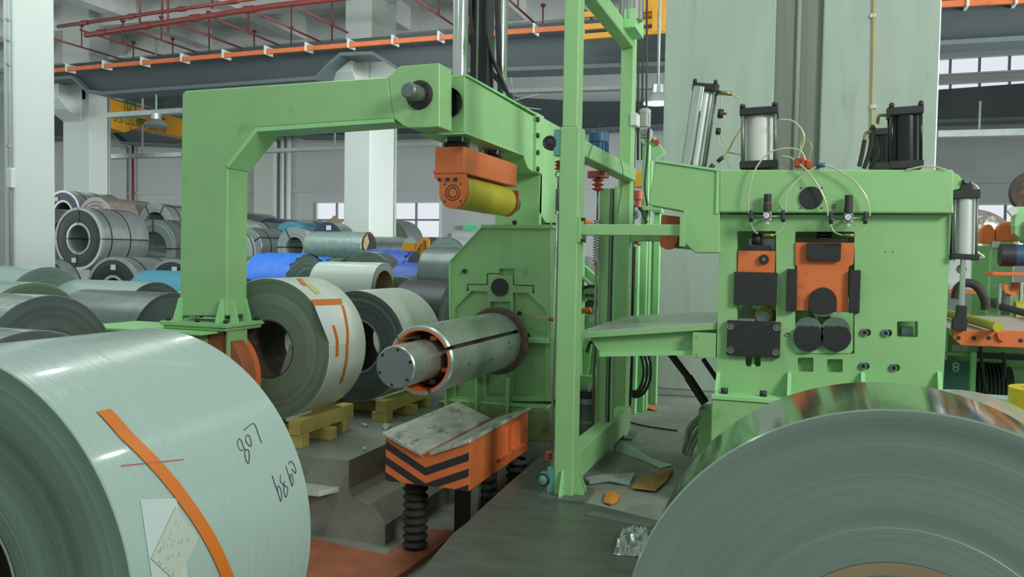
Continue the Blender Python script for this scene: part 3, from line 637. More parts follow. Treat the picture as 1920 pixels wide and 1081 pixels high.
cpx('dark ended coil at the back of the upper row left of the white downpipes', 506, 408, 24.-1.6, 'Y', 1.4, .45, DGREY, FACEV, R=.5)
cpx('coil with a torn light blue film cover in the upper row', 541, 415, 20., 'Y', 1.0, .4, CYANF, CYANF, R=.42)
cpx('pale ringed coil in the upper row behind the blue film coil', 570, 411, 21.5, 'Y', 1.3, .5, SILVER, FACES, R=.48)
cpx('navy ended coil with a white label left of the central column', 613, 416, 17.4, 'Y', .5, .3, DGREY, FACEV, R=.42, tag=(sq(80), .3))
p = PY(628, 414, 19.6); single('cardboard_scrap', MB().prism([(p.x-.25, p.z-.05), (p.x-.2, p.z+.03), (p.x-.05, p.z+.07), (p.x+.02, p.z+.15), (p.x+.1, p.z+.07), (p.x+.33, p.z+.02), (p.x+.26, p.z-.06)], 19.5, 19.56, 'XZ'), CARD, 'torn brown cardboard scrap on top of the coils left of the central column', 'cardboard')
# crinkle wrapped coil with a torn end in front of the central column
tw, lp, (x_, y_, zb_, R_) = cpx('coil in crinkled dark wrap with a torn brown end, in front of the central column', 692, 434, 15., 'X', 1.25, .62, FILMT, RUST, R=.29, boremat=BLACK)
lp('torn_paper', MB().prism([(-.24, .02), (-.2, .16), (-.08, .24), (-.02, .1), (-.1, -.02), (-.16, -.1)], -.02, -.012, 'XZ'), CARD)
lp('dark_tear', MB().prism([(-.04, .26), (.06, .18), (.13, .2), (.2, .1), (.24, -.02), (.2, -.16), (0, -.24), (-.12, -.2), (-.1, -.02), (-.02, .1)], -.03, -.02, 'XZ'), BLACK)
def tarp(t, lp, W, R_, a0, a1, mat, x0=-.01, seed=1, flare=.06):
    rnd = random.Random(seed); vs = []; n = 28; m_ = 10
    for j in range(m_+1):
        for i in range(n+1):
            a = radians(a0+(a1-a0)*i/n); e = rnd.uniform(-.008, .012)
            rr = R_+.012+e+(flare if i in (0, n) else 0); y_ = x0+(W+.02)*j/m_+(rnd.uniform(-.04, .04) if j in (0, m_) else 0)
            vs.append((cos(a)*rr, y_, sin(a)*rr))
    fs = [(j*(n+1)+i, j*(n+1)+i+1, (j+1)*(n+1)+i+1, (j+1)*(n+1)+i) for j in range(m_) for i in range(n)]
    lp('tarp_cover', MB().add(vs, fs, 0, True), mat)
tb, lp, (_, _, _, R_) = cpx('coil under a bright blue tarp with a bare grey green end', 577, 477, 12., 'X', .8, .4, FILMT, FACE, R=.62); tarp(tb, lp, .75, R_, -10, 190, BTARP)
tb, lp, (_, _, _, R_) = cpx('blue and green covered coil peeking between the bright blue tarp and the white cored coil', 650, 484, 13.6, 'X', 1.0, .4, GFILM, FACE, R=.5); tarp(tb, lp, .75, R_, 0, 180, BTARP, x0=.25)
cpx('white coil with a brown cardboard core, lying behind the taped coil', 721, 492, 10., 'X', .9, .74, FILMW, FACES, R=.325, longcore=True, core=(.015, CARD), boremat=CARD)
cpx('grey green coil end behind the blue covered coils', 688, 471, 12.2, 'Y', .35, .4, DGREY, FACE2, R=.5)
tb, lp, (_, _, _, R_) = cpx('coil under a deep blue cover with a black plugged end right of the central column', 782, 470, 13.2, 'X', .9, .5, BTARPD, FACEK, R=.42); tarp(tb, lp, .8, R_, -10, 190, BTARPD, x0=.05)
tb, lp, (_, _, _, R_) = cpx('low coil under a deep blue cover with a small white label', 810, 495, 11.2, 'X', .5, .4, BTARPD, FACE, R=.4); tarp(tb, lp, .48, R_, -10, 190, BTARPD, seed=4)
lp('paper_label', MB().box(R_*.62, R_*.95, .12, .2, .0, .01), WHITE)
cpx('small pale coil end peeking out behind the cream white coil', 752, 518, 10.2, 'Y', .5, .4, DGREY, FACE, R=.3)
cpx('pale grey film wrapped coil touching the uncoiler housing', 905, 464, 10.4, 'X', .75, .5, DGREY, FACE, R=.40)
cpx('black strip coil behind the mandrel, left of the uncoiler housing', 855, 527, 9.4, 'X', .62, .45, DBLACK, FACED, R=.5)
cpx('tall grey green coil right behind the central column', 728, 411, 21.5, 'Y', .9, .4, DGREY, FACE2, R=.62)
cpx('dark brown coil end behind the yellow lifting hook', 811, 444, 17., 'Y', .8, .5, DGREY, RUST, R=.45)
cpx('grey coil row below the right window', 770, 444, 19., 'X', 1.0, .4, DGREY, FACE, R=.5)
cpx('pale grey coil below the exit sign', 838, 443, 16., 'Y', .8, .4, GALV, FACE, R=.45)
# yellow coil tongs
p = PD(788, 480, 12.5); t = thing('coil_tongs', 'yellow lifting hook and bracket among the coils below the right window', 'lifting tongs', p)
def arch(cx, z0, w, h, th, Y, n=10):
    o = [(cx-w/2, z0)]+[(cx-w/2*cos(pi*i/n), z0+h-w/2+w/2*sin(pi*i/n)) for i in range(n+1)]+[(cx+w/2, z0)]
    i_ = [(cx+w/2-th, z0)]+[(cx+(w/2-th)*cos(pi*i/n), z0+h-w/2+(w/2-th)*sin(pi*i/n)) for i in range(n+1)]+[(cx-w/2+th, z0)]
    return o+i_
q_ = PY(797, 485, p.y); part('hook_loop', MB().prism(arch(q_.x, q_.z, .15, .33, .045, p.y), p.y-.03, p.y+.03), YPAINT, t)
q_ = PY(771, 470, p.y); part('bracket', MB().box(q_.x-.1, q_.x+.1, p.y-.1, p.y+.05, q_.z, q_.z+.12), YPAINT, t)
part('hook_bar', MB().bar((q_.x+.1, p.y-.05, q_.z), (q_.x+.18, p.y-.05, q_.z+.13), .05, .04), YPAINT, t)
# ================================================================ uncoiler with its mandrel
UY = 7.05
t = thing('uncoiler', 'green uncoiler housing with the chrome mandrel and overhead beam, left of the green gate', 'machine', (-2.6, UY+.5, 0)); UNC = t
hx = lambda u, v=500: PY(u, v, UY).x
hz = lambda u, v: PY(u, v, UY).z
pt = lambda u, v: (hx(u, v), hz(u, v))
outer = [pt(847, 752), pt(846, 490), pt(906, 426), pt(1032, 426), pt(1034, 752)]
zl = hz(940, 752)
sq_hole = [pt(936, 503), pt(965, 503), pt(965, 516), pt(936, 516)]
recL = [pt(853, 600), pt(853, 577), pt(884, 545), pt(914, 546), pt(914, 600)]
recR = [pt(962, 548), pt(990, 549), pt(1025, 583), pt(1025, 630), pt(962, 629)]
recM = [pt(919, 565), pt(957, 565), pt(957, 590), pt(919, 590)]
recs = [[pt(a, 642), pt(b_, 642), pt(b_, 742), pt(a, 742)] for a, b_ in ((855, 905), (912, 955), (962, 1022))]
fp = part('front_plate', MB().prism(outer, UY, UY+.05, 'XZ', holes=[sq_hole, recL, recR, recM]+recs), GREEN, t, bevel=.002)
xl, xr_, zt_ = hx(847), hx(1033), hz(950, 426)
part('housing', MB().prism(outer, UY+.08, UY+1.25, 'XZ'), GREEN, t, bevel=.004)
part('back_plate', MB().prism(outer, UY+.05, UY+.08, 'XZ'), GREEN, t)
# raised rim flange along the chamfer
rim = MB()
o_ = outer
for p, q_ in ((o_[0], o_[1]), (o_[1], o_[2])): rim.hexa([(p[0]-.012, UY-.03, p[1]), (p[0], UY-.03, p[1]), (p[0], UY+.1, p[1]), (p[0]-.012, UY+.1, p[1])], [(q_[0]-.012, UY-.03, q_[1]), (q_[0], UY-.03, q_[1]), (q_[0], UY+.1, q_[1]), (q_[0]-.012, UY+.1, q_[1])])
part('edge_flange', rim, GREEN2, t)
part('ledge', MB().box(hx(962), xr_, UY-.04, UY, hz(990, 641), hz(990, 632)), GREEN2, t, bevel=.003)
part('ledge', MB().box(xl-.02, xr_, UY-.05, UY+.1, zl-.03, zl), GREEN2, t)
part('top_ledge', MB().box(hx(906)-.02, xr_+.02, UY-.03, UY+.3, zt_-.012, zt_+.025), GREEN, t, bevel=.004)
c = pt(938, 538)
part('shaft_cover', MB().cyl((c[0], UY-.03, c[1]), (c[0], UY, c[1]), .083, n=36), BLACK, t)
sl = MB()
for a, b_ in (((877, 544), (877, 532.5)), ((877, 532.5), (914, 533)), ((914, 533), (914, 512.5)), ((914, 512.5), (936, 512.5)), ((963, 516), (963, 534)), ((963, 534), (1000, 535)), ((1000, 535), (1000, 548))):
    p, q_ = pt(*a), pt(*b_); sl.bar((p[0], UY-.002, p[1]), (q_[0], UY-.002, q_[1]), .006, .008)
for a in ((877, 543), (1000, 547)): p = pt(*a); sl.cyl((p[0], UY-.004, p[1]), (p[0], UY, p[1]), .012, n=12)
part('cover_joint', sl, BLACK, t)
hs = smooth_path([PY(u, v, UY-.05) for u, v in ((964, 520), (970, 555), (978, 580), (1000, 593), (1026, 598))], 6)
part('grease_hose', MB().tube(hs, .006), HOSEY, t)
p = PY(1030, 598, UY-.06); part('hose_joint', MB().cyl(p, p+Vector((.08, 0, 0)), .018, n=10), INSUL, t)
for u, v in ((975, 587), (990, 628), (966, 417), (872, 508)): p = PY(u, v, UY-.01); bolt(p, .022, .03, t)
# base
bx0, bx1 = PY(822, 770, UY-.08).x, PY(1032, 770, UY-.08).x; zb_ = PY(920, 812, UY-.08).z
part('base', MB().box(bx0, bx1, UY-.08, UY+1.5, .001, zl-.035), GREEND, t, bevel=.006)
for u in (848, 905, 962): xx = hx(u); part('rib', MB().box(xx-.01, xx+.01, UY-.12, UY, zl-.12, zl+.25), GREEN, t)
# column and beam
xb = PX(872, 143, -2.55); YBm = xb.y; XR = -2.55
zt0, zb0_ = PX(872, 143, XR).z, PX(872, 248, XR).z
fl0, fl1 = PX(1000, 300, XR).y, PX(1014, 300, XR).y
XLb = PY(793, 246, YBm).x
bm_ = MB().prism([(YBm, zb0_), (YBm, zt0), (fl0, zt0-.02), (fl0, PX(1000, 322, XR).z), (PX(990, 315, XR).y, PX(990, 315, XR).z), (PX(981, 291, XR).y, PX(981, 291, XR).z)], XLb, XR, 'YZ')
part('overhead_beam', bm_, GREEN, t, bevel=.005)
part('beam_flange', MB().box(XLb-.02, XR+.02, YBm, fl0, zt0, zt0+.015), GREEN2, t)
part('beam_flange', MB().box(XLb-.02, XR+.02, YBm, PX(981, 291, XR).y, zb0_-.015, zb0_), GREEN2, t)
zf1 = PX(1000, 322, XR).z
fp_ = part('joint_flange', MB().box(XLb-.05, XR+.03, fl0, fl1, zf1, zt0+.02), GREEN, t, bevel=.004)
for v in (224, 254, 286, 317): p = PX(1007, v, XR+.03); bolt(p, .028, .02, t, 'X')
part('column', MB().prism([(fl1, PX(1014, 321, XR).z), (fl1, zt0+.02), (fl1+1.0, zt0+.02), (fl1+1.0, zt_), (PX(1036, 420, XR).y, zt_), (fl1-.02, PX(1012, 398, XR).z)], XLb-.12, XR, 'YZ'), GREEN, t, bevel=.005)
part('column_front', MB().box(XLb-.12, XR+.0, fl1-.02, fl1+.05, zt_, zf1), GREEN, t)
for u in (1028, 1040): p = PX(u, 421, XR+.05); part('clamp_bolt', MB().box(p.x-.02, p.x+.02, p.y-.03, p.y+.03, p.z-.02, p.z+.02), BLACK, t)
# guide rods and cables on the beam
def rod(nm, u0_, u1_, v, X, mat, zbot, ztop=5.2, sq_=False):
    p, q_ = PX((u0_+u1_)/2, v, X), None; r_ = (u1_-u0_)/2*DEP(p)/F
    m_ = MB().box(p.x-r_, p.x+r_, p.y-r_, p.y+r_, zbot, ztop) if sq_ else MB().cyl((p.x, p.y, zbot), (p.x, p.y, ztop), r_, n=28)
    return part(nm, m_, mat, t), p, r_
XM = (XLb+XR)/2
rd, p1_, r1_ = rod('guide_rod', 849, 878, 60, XM+.02, CHROME, zt0)
rd, p2_, r2_ = rod('lift_cylinder', 888, 921, 60, XM+.02, BLACKG, zt0, sq_=True)
part('cylinder_edge', MB().box(p2_.x-.02, p2_.x+.0, p2_.y-r2_-.01, p2_.y-r2_, zt0, 5.2), STEELD, t)
rd, p3_, r3_ = rod('guide_rod', 928, 952, 60, XM+.02, CHROME, zt0)
for dx in (-.11, -.06, .09): part('hydraulic_hose', MB().tube(smooth_path([(p2_.x+dx, p2_.y-.12, 5.1), (p2_.x+dx*1.2, p2_.y-.13, 4.2), (p2_.x+dx*.8, p2_.y-.05, 3.6), (p2_.x+.16, p2_.y+.25, zt0+.06)], 6), .018), RUBBER, t)
part('cable_bundle', MB().tube(smooth_path([(p3_.x-.02, p3_.y-.09, 4.6), (p3_.x-.01, p3_.y-.1, 4.2), (p3_.x, p3_.y-.08, 3.8), (p3_.x+.02, p3_.y-.05, zt0+.1)], 5), .03), RUBBER, t)
part('cable_bundle', MB().tube(smooth_path([(p3_.x-.1, p3_.y-.2, zt0+.05), (p3_.x+.02, p3_.y+.1, zt0+.12), (p3_.x+.05, p3_.y+.6, zt0+.06)], 6), .035), RUBBER, t)
for a, b_ in (((958, 190), (1010, 176)), ((975, 200), (1015, 205)), ((966, 200), (958, 145))): p, q_ = PX(a[0], a[1], XR), PX(b_[0], b_[1], XR+.1); part('cable_tie', MB().tube([p, q_], .003, 5), WHITE, t)
# snubber roller under the beam
rx1 = XR-.03; ry0 = PX(870, 274, rx1).y; rz1, rz0 = PX(870, 274, rx1).z, PX(870, 321, rx1).z; ry1 = PX(969, 308, rx1).y; rx0 = PY(815.5, 300, ry0).x
part('roller_bracket', MB().box(rx0, rx1, ry0, ry1, rz0, rz1), ORANGE, t, bevel=.004)
part('bracket_lip', MB().box(rx0-.01, rx1+.012, ry0-.012, ry1, rz0-.012, rz0+.012), ORANGE, t)
part('bracket_lip', MB().box(rx0-.005, rx1+.005, ry0, ry0+.06, rz0-.05, rz0-.012), ORANGE, t)
xc, zc = PY(849, 361, ry0).x, PY(849, 361, ry0).z; hwid = (PY(876, 361, ry0).x-PY(824, 361, ry0).x)/2
ear = [(xc+hwid, rz0-.05), (xc-hwid, rz0-.05), (xc-hwid, zc)]+[(xc-hwid*cos(pi*i/14), zc-hwid*1.05*sin(pi*i/14)) for i in range(1, 14)]+[(xc+hwid, zc)]
for yy in (ry0, ry1-.03):
    e = part('roller_ear', MB().prism(ear, yy, yy+.03, 'XZ'), ORANGE, t, bevel=.003)
    if yy == ry0:
        for r_ in (.062, .04): part('bearing_ring', MB().rev([(yy-.003, r_-.004), (yy-.005, r_), (yy-.003, r_+.004)], (xc, 0, zc), 'Y', 32), RUST, e)
        for dx in (-.07, .07):
            for dz in (-.07, .07): part('screw', MB().cyl((xc+dx, yy-.004, zc+dz), (xc+dx, yy, zc+dz), .008, n=8), BLACK, e)
part('snubber_roller', MB().rev([(ry0+.035, .01), (ry0+.035, hwid*1.06), (ry0+.04, hwid*1.12), (ry1-.16, hwid*1.12), (ry1-.15, .01)], (xc+.012, 0, zc+.01), 'Y', 48), YELLOW, t)
for f_ in (.55,): yy = ry0+(ry1-ry0)*f_; part('roller_seam', MB().rev([(yy-.006, hwid*1.12), (yy, hwid*1.145), (yy+.006, hwid*1.12)], (xc+.012, 0, zc+.01), 'Y', 48), YELLOW, t)
part('roller_motor', MB().cyl((xc, ry1, zc), (xc, ry1+.16, zc), .085, n=24), BLUE, t)
for yy in (ry0+.12, ry1-.35): part('rod_gland', MB().rev([(rz1, .1), (rz1+.03, .11), (rz1+.05, .085), (zb0_-.015, .09)], ((rx0+rx1)/2, yy, 0), 'Z', 24), BLACKG, t)
part('slide_block', MB().box(rx0+.06, rx1-.1, ry0+.35, ry0+.55, rz1, zb0_-.015), GREY, t)
for dx in (.045, .12, .19): bolt((rx0+dx, ry0-.003, rz0-.065), .016, .014, t)
# mandrel
MX = -2.61; MZ = PX(741, 688, MX).z; MY0 = PX(741, 688, MX).y; MR = .262
MY1 = 5.31
part('mandrel_nose', MB().rev([(MY0, .001), (MY0, .143), (MY0+.008, .15), (MY1+.35, .15)], (MX, 0, MZ), 'Y', 64), STEEL, t)
nose_face = part('nose_cap', MB().rev([(MY0-.004, .001), (MY0-.004, .14), (MY0+.002, .143)], (MX, 0, MZ), 'Y', 64), pmat('dark_end_cap', (112, 122, 124), .5, metal=.1, var=.08), t)
for k in range(6): a = radians(20+60*k); part('cap_screw', MB().cyl((MX+cos(a)*.125, MY0-.007, MZ+sin(a)*.125), (MX+cos(a)*.125, MY0-.003, MZ+sin(a)*.125), .011, n=10), BLACK, nose_face)
gap = radians(3.4)
for k, (a0, a1) in enumerate(((24, 140), (140, 215), (215, 288), (288, 384))):
    a0, a1 = radians(a0)+gap, radians(a1)-gap*.4 if k == 0 else radians(a1)-gap
    m_ = MB(); m_.rev([(MY1+.012, MR), (6.9, MR)], (MX, 0, MZ), 'Y', 20, a0, a1); m_.rev([(MY1+.012, MR), (MY1, MR-.012), (MY1, MR-.034)], (MX, 0, MZ), 'Y', 20, a0, a1, sm=False)
    m_.rev([(6.9, MR-.034), (MY1, MR-.034)], (MX, 0, MZ), 'Y', 20, a0, a1)
    for aa in (a0, a1): c_, s_ = cos(aa), sin(aa); m_.add([(MX+c_*r_, y_, MZ+s_*r_) for r_, y_ in ((MR-.034, MY1), (MR-.012, MY1), (MR, MY1+.012), (MR, 6.9), (MR-.034, 6.9))], [(0, 1, 2, 3, 4)])
    sg = part('mandrel_segment', m_, STEEL, t)
    part('painted_lip', MB().rev([(MY1-.002, MR-.026), (MY1-.002, MR-.04), (MY1+.2, MR-.04)], (MX, 0, MZ), 'Y', 20, a0+.02, a1-.02), ORANGE, sg)
part('mandrel_body', MB().rev([(MY1+.2, .15), (MY1+.2, .212), (6.9, .212)], (MX, 0, MZ), 'Y', 48), RUST, t)
for k in range(8):
    a = radians(22+45*k); part('wedge', MB().bar((MX+cos(a)*.175, MY1+.07, MZ+sin(a)*.175), (MX+cos(a)*.21, MY1+.4, MZ+sin(a)*.21), .05, .03), ORANGE if k % 2 else RUST, t)
part('mandrel_flange', MB().rev([(6.82, MR-.02), (6.82, MR+.035), (6.85, MR+.045), (6.9, MR+.045), (6.9, .2), (UY, .2)], (MX, 0, MZ), 'Y', 64), RUST, t)
part('flange_ring', MB().rev([(6.86, MR+.043), (6.88, MR+.052), (6.9, MR+.043)], (MX, 0, MZ), 'Y', 64), RUST, t)
rr_ = random.Random(9)
for a_, y_ in ((75, 5.55), (78, 5.9), (82, 6.3), (-12, 5.6), (-18, 6.1), (5, 6.5), (88, 5.42), (-8, 6.55)):
    a = radians(a_); p = Vector((MX+cos(a)*(MR+.0005), y_, MZ+sin(a)*(MR+.0005))); part('slot_mark', MB().bar(p, p+Vector((-sin(a)*.02, .025, cos(a)*.02)), .008, .003), BLACK, t)
# ================================================================ long green support arm
AY = 5.62; AX1 = PY(824.5, 180, AY).x; ad = PX(848, 180, AX1).y-AY
A = lambda u, v: (PY(u, v, AY).x, PY(u, v, AY).z)
zbp = A(338, 600)[1]
t = thing('arm_gantry', 'long green inverted L shaped arm in front of the uncoiler beam', 'machine arm', (A(382, 600)[0], AY+.15, 0))
sil = [A(336, 592), A(341, 176), A(347, 170), A(727, 144), A(750, 124), A(824, 118), A(824, 238), A(767, 240), A(757, 236), A(738, 222), A(480, 239), A(427, 312), A(425, 592)]
sil = [(x, z) for x, z in sil]
aw = .27
part('arm_body', MB().prism([sil[0], sil[1], sil[2], sil[3], sil[9], sil[10], sil[11], sil[12]], AY, AY+aw, 'XZ'), GREEN, t, bevel=.01)
part('arm_head', MB().prism([sil[3], sil[4], sil[5], sil[6], sil[7], sil[8], sil[9]], AY-.001, AY+ad, 'XZ'), GREEN, t, bevel=.006)
part('stiffener', MB().prism([A(480, 239), A(738, 222), A(739, 229), A(483, 247)], AY-.01, AY+aw+.01, 'XZ'), GREEN2, t)
part('stiffener', MB().prism([A(480, 239), A(483, 247), A(429, 315), A(425, 308)], AY-.01, AY+aw+.01, 'XZ'), GREEN2, t)
pc = A(787, 178)
part('pin_collar', MB().rev([(AY-.03, .001), (AY-.03, .1), (AY-.012, .112), (AY, .112)], (pc[0], 0, pc[1]), 'Y', 36), BLACK, t)
for k in range(6): a = k*pi/3; part('collar_bolt', MB().cyl((pc[0]+cos(a)*.088, AY-.042, pc[1]+sin(a)*.088), (pc[0]+cos(a)*.088, AY-.03, pc[1]+sin(a)*.088), .01, n=6), BLACK, t)
part('pivot_pin', MB().rev([(AY-.2, .001), (AY-.2, .05), (AY-.19, .062), (AY-.03, .064)], (pc[0], 0, pc[1]), 'Y', 36), STEELD, t)
part('rear_collar', MB().rev([(AY+ad, .12), (AY+ad+.03, .12), (AY+ad+.05, .1), (AY+ad+.05, .01)], (pc[0]+.13, 0, pc[1]-.02), 'Y', 32), BLACKG, t)
# base plate with gussets and bolts
x0b, x1b = A(318, 600)[0], PY(446, 607, AY).x
part('base_plate', MB().box(x0b, x1b-.02, AY-.12, AY+aw+.12, zbp-.035, zbp), GREEN, t, bevel=.004)
part('base_plate', MB().box(x0b+.02, x1b-.04, AY-.1, AY+aw+.1, zbp-.065, zbp-.037), GREEN, t, bevel=.004)
xa0, xa1 = sil[0][0], sil[12][0]
for xx in (xa0+.03, xa1-.03): part('gusset', MB().prism([(AY, zbp), (AY, zbp+.2), (AY-.03, zbp+.2), (AY-.1, zbp+.02), (AY-.1, zbp)], xx-.008, xx+.008, 'YZ'), GREEN2, t)
for yy in (AY+.05, AY+aw-.05):
    part('gusset', MB().prism([(xa1, zbp), (xa1, zbp+.2), (xa1+.03, zbp+.2), (xa1+.08, zbp+.02), (xa1+.08, zbp)], yy-.008, yy+.008, 'XZ'), GREEN2, t)
    part('gusset', MB().prism([(xa0, zbp), (xa0, zbp+.2), (xa0-.03, zbp+.2), (xa0-.08, zbp+.02), (xa0-.08, zbp)], yy-.008, yy+.008, 'XZ'), GREEN2, t)
for xx in (x0b+.05, (x0b+x1b)/2, x1b-.07):
    for yy in (AY-.07, AY+aw+.07): bolt((xx, yy, zbp), .02, .03, t, 'Z')
# pedestal
pd = MB().box(x0b-.55, x1b-.3, AY-.25, AY+aw+.02, .001, zbp-.07)
pe = part('pedestal', pd, GREEN, t, bevel=.01)
part('pedestal_top', MB().box(x0b-.75, x1b-.14, AY-.3, AY+aw+.1, zbp-.085, zbp-.068), GREEN2, t)
part('rust_arc', MB().rev([(AY-.02, .30), (AY-.02, .5), (AY+.14, .5), (AY+.14, .3), (AY-.02, .3)], (x1b-.42, 0, zbp-.5), 'Y', 24, -.6, 1.2), ORANGER, t)
part('orange_skirt', MB().rev([(AY+.15, .40), (AY+.15, .47), (AY+.25, .47)], (x1b-.42, 0, zbp-.5), 'Y', 24, -.8, 1.3), ORANGE, t)
part('pedestal_rib', MB().box(x1b-.08, x1b-.06, AY-.05, AY+.2, .3, zbp-.066), GREEN, t)
# ================================================================ coil cradle on bellows
SXR = -2.25; sf = PX(880, 870, SXR); SY0 = sf.y; SY1 = PX(990, 800, SXR).y
sx0 = PY(722.5, 860, SY0).x; zS0 = PX(880, 920, SXR).z; zSt = PX(880, 830, SXR).z
zL = PY(722.5, 816, SY0).z; vx = PY(797, 856, SY0).x; vz = PY(797, 857, SY0).z
t = thing('coil_cradle', 'orange V topped coil cradle with black chevron stripes, under the mandrel', 'cradle', ((sx0+SXR)/2, (SY0+SY1)/2, zp+.05))
body = [(sx0, zS0), (sx0, zL), (vx, vz), (SXR, zSt), (SXR, zS0)]
part('cradle_body', MB().prism(body, SY0, SY1, 'XZ'), ORANGE, t, bevel=.004)
W2 = SXR-sx0; xm = sx0+W2*.49
def chev(zc_, h, nm='chevron_stripe'):
    # band running down to the middle and up again, clipped to the front
    sL, sR = .5, .42
    a = [(sx0+.003, zc_+sL*(xm-sx0)), (xm, zc_), (SXR-.003, zc_+sR*(SXR-xm)), (SXR-.003, zc_+sR*(SXR-xm)-h), (xm, zc_-h), (sx0+.003, zc_+sL*(xm-sx0)-h)]
    left = [a[0], a[1], a[4], a[5]]; right = [a[1], a[2], a[3], a[4]]
    m_ = MB()
    for pg in (left, right):
        out = []
        for i in range(4):
            p, q_ = pg[i], pg[(i+1) % 4]; lim = zS0+.004
            if p[1] >= lim: out.append(p)
            if (p[1] >= lim) != (q_[1] >= lim): f_ = (lim-p[1])/(q_[1]-p[1]); out.append((p[0]+(q_[0]-p[0])*f_, lim))
        if len(out) > 2: m_.prism(out, SY0-.002, SY0-.0003, 'XZ')
    part(nm, m_, BLACK, t)
hS = (zL-zS0)
chev(zS0+.139, .06); chev(zS0+.02, .06); chev(zS0-.10, .06)
ov = .03
def vplate(xa, za, xb_, zb2, lab):
    d = Vector((xb_-xa, 0, zb2-za)); n_ = Vector((-d.z, 0, d.x)).normalized()
    if n_.z < 0: n_ = -n_
    a = Vector((xa, SY0-ov, za)); b_ = Vector((xb_, SY0-ov, zb2)); L_ = Vector((0, SY1-SY0+2*ov, 0)); k_ = n_*.03
    part('cradle_plate', MB().hexa([a, b_, b_+k_, a+k_], [a+L_, b_+L_, b_+k_+L_, a+k_+L_]), SCUFF, t, bevel=.004, label=lab)
dL, dR = (vz-zL)/(vx-sx0), (zSt-vz)/(SXR-vx)
vplate(sx0-.02, zL+.02*abs(dL), vx-.02, vz+.012, 'scuffed grey left plate'); vplate(vx+.06, vz+.06*dR, SXR+.02, zSt+.02*dR, 'scuffed grey right plate')
# side ribs
for f_ in (.45, .68):
    yy = SY0+(SY1-SY0)*f_; m_ = MB()
    for k in range(3): y2 = yy+k*.065; m_.cyl((SXR, y2, zS0+.12), (SXR, y2, zSt-.03), .032, n=12)
    part('guide_tube', m_, ORANGEL, t); part('shelf', MB().box(SXR, SXR+.05, yy-.05, yy+.2, zS0+.1, zS0+.12), ORANGE, t)
def bellows(x, y, z0_, z1_, R_):
    n_ = max(4, int((z1_-z0_)/.062)); pr_ = []
    for i in range(n_): z_ = z0_+(z1_-z0_)*i/n_; h = (z1_-z0_)/n_; pr_ += [(z_, R_*.72), (z_+h*.5, R_), (z_+h*.62, R_)]
    pr_.append((z1_, R_*.72)); part('bellows', MB().rev(pr_, (x, y, 0), 'Z', 28), RUBBER, t)
for u, v in ((779, 960),): p = PY(u, v, SY0+.2); bellows(p.x, p.y, zp+.05, zS0, .1)
for dx, dy in ((.47, .28), (.2, .75), (.55, .85)): bellows(p.x+dx, p.y+dy, zp+.05, zS0, .1)
part('lift_post', MB().box(p.x+.18, p.x+.4, p.y+.35, p.y+.75, zp+.05, zS0), BLACK, t)
part('lift_rod', MB().box(SXR-.1, SXR-.04, SY0+.28, SY0+.34, zp+.05, zS0), STEELD, t)
# ================================================================ green gate frame
GY = 5.38
t = thing('gate_frame', 'tall green square tube gate frame standing between the uncoiler and the mill stand', 'frame', (-1.49, GY+1, 0)); GATE = t
g = lambda u, v, Y=GY: PY(u, v, Y)
xa, xb_ = g(1056, 100).x, g(1084, 100).x; zs = g(1070, 237).z
part('post', MB().box(xa, xb_, GY+.01, GY+.15, zs, 4.9), GREEN, t, bevel=.006)
la, lb = g(1047, 420).x, g(1083, 420).x
part('post_sleeve', MB().box(la, lb, GY, GY+.16, .014, zs), GREEN, t, bevel=.006)
ya = 7.42; ra, rb = g(1158, 400, ya).x, g(1181, 400, ya).x; ztop = PY(1170, 62, ya).z
part('post', MB().box(ra, rb, ya, ya+.16, .001, ztop), GREEN, t, bevel=.006)
rwd = .13
part('top_beam', MB().box(ra, rb, GY+.15, ya+.02, ztop-.14, ztop), GREEN, t, bevel=.006)
0 and part('corner_brace', MB().prism([(ya, ztop-.14), (ya, ztop-.42), (ya-.34, ztop-.14)], ra+.005, rb-.005, 'YZ'), GREEN, t, bevel=.004)
z1m, z0m = PX(1091, 258, lb).z, PX(1091, 290, lb).z
part('middle_beam', MB().box(lb-.13, lb, GY+.16, ya+.005, z0m, z1m), GREEN, t, bevel=.006)
z1l, z0l = PX(1080, 851, lb).z, PX(1080, 905, lb).z
part('bottom_beam', MB().box(lb-.13, lb, GY+.16, ya+.01, z0l, z1l), GREEN, t, bevel=.006)
part('foot_plate', MB().box(la-.09, lb+.1, GY-.1, GY+.24, .0145, .028), STEELD, t)
part('foot_plate', MB().box(ra-.08, rb+.08, ya-.06, ya+.22, .001, .015), STEELD, t)
for xx in ((la+lb)/2,): part('foot_gusset', MB().prism([(GY, .028), (GY, .2), (GY-.015, .2), (GY-.08, .04), (GY-.08, .028)], xx-.008, xx+.008, 'YZ'), GREEN2, t)
for yy in (GY+.05, GY+.12): part('foot_gusset', MB().prism([(lb, .028), (lb, .2), (lb+.012, .2), (lb+.07, .05), (lb+.07, .028)], yy-.008, yy+.008, 'XZ'), GREEN, t)
# cross bar to the mill
cz1, cz0 = g(1180, 420).z, g(1180, 441).z; cx1 = g(1276, 430, GY+.03).x
part('cross_bar', MB().box(lb, cx1, GY+.03, GY+.13, cz0, cz1), GREEN, t, bevel=.005)
part('bar_flange', MB().box(lb, lb+.02, GY, GY+.17, cz0-.05, cz1+.05), GREEN, t)
part('bar_flange', MB().box(cx1-.0, cx1+.02, GY-.01, GY+.17, cz0-.07, cz1+.07), GREEN, t)
for dz in (cz1+.035, cz0-.035): part('bolt', MB().cyl((lb+.02, GY+.03, dz), (lb+.045, GY+.03, dz), .013, n=6), BLACK, t)
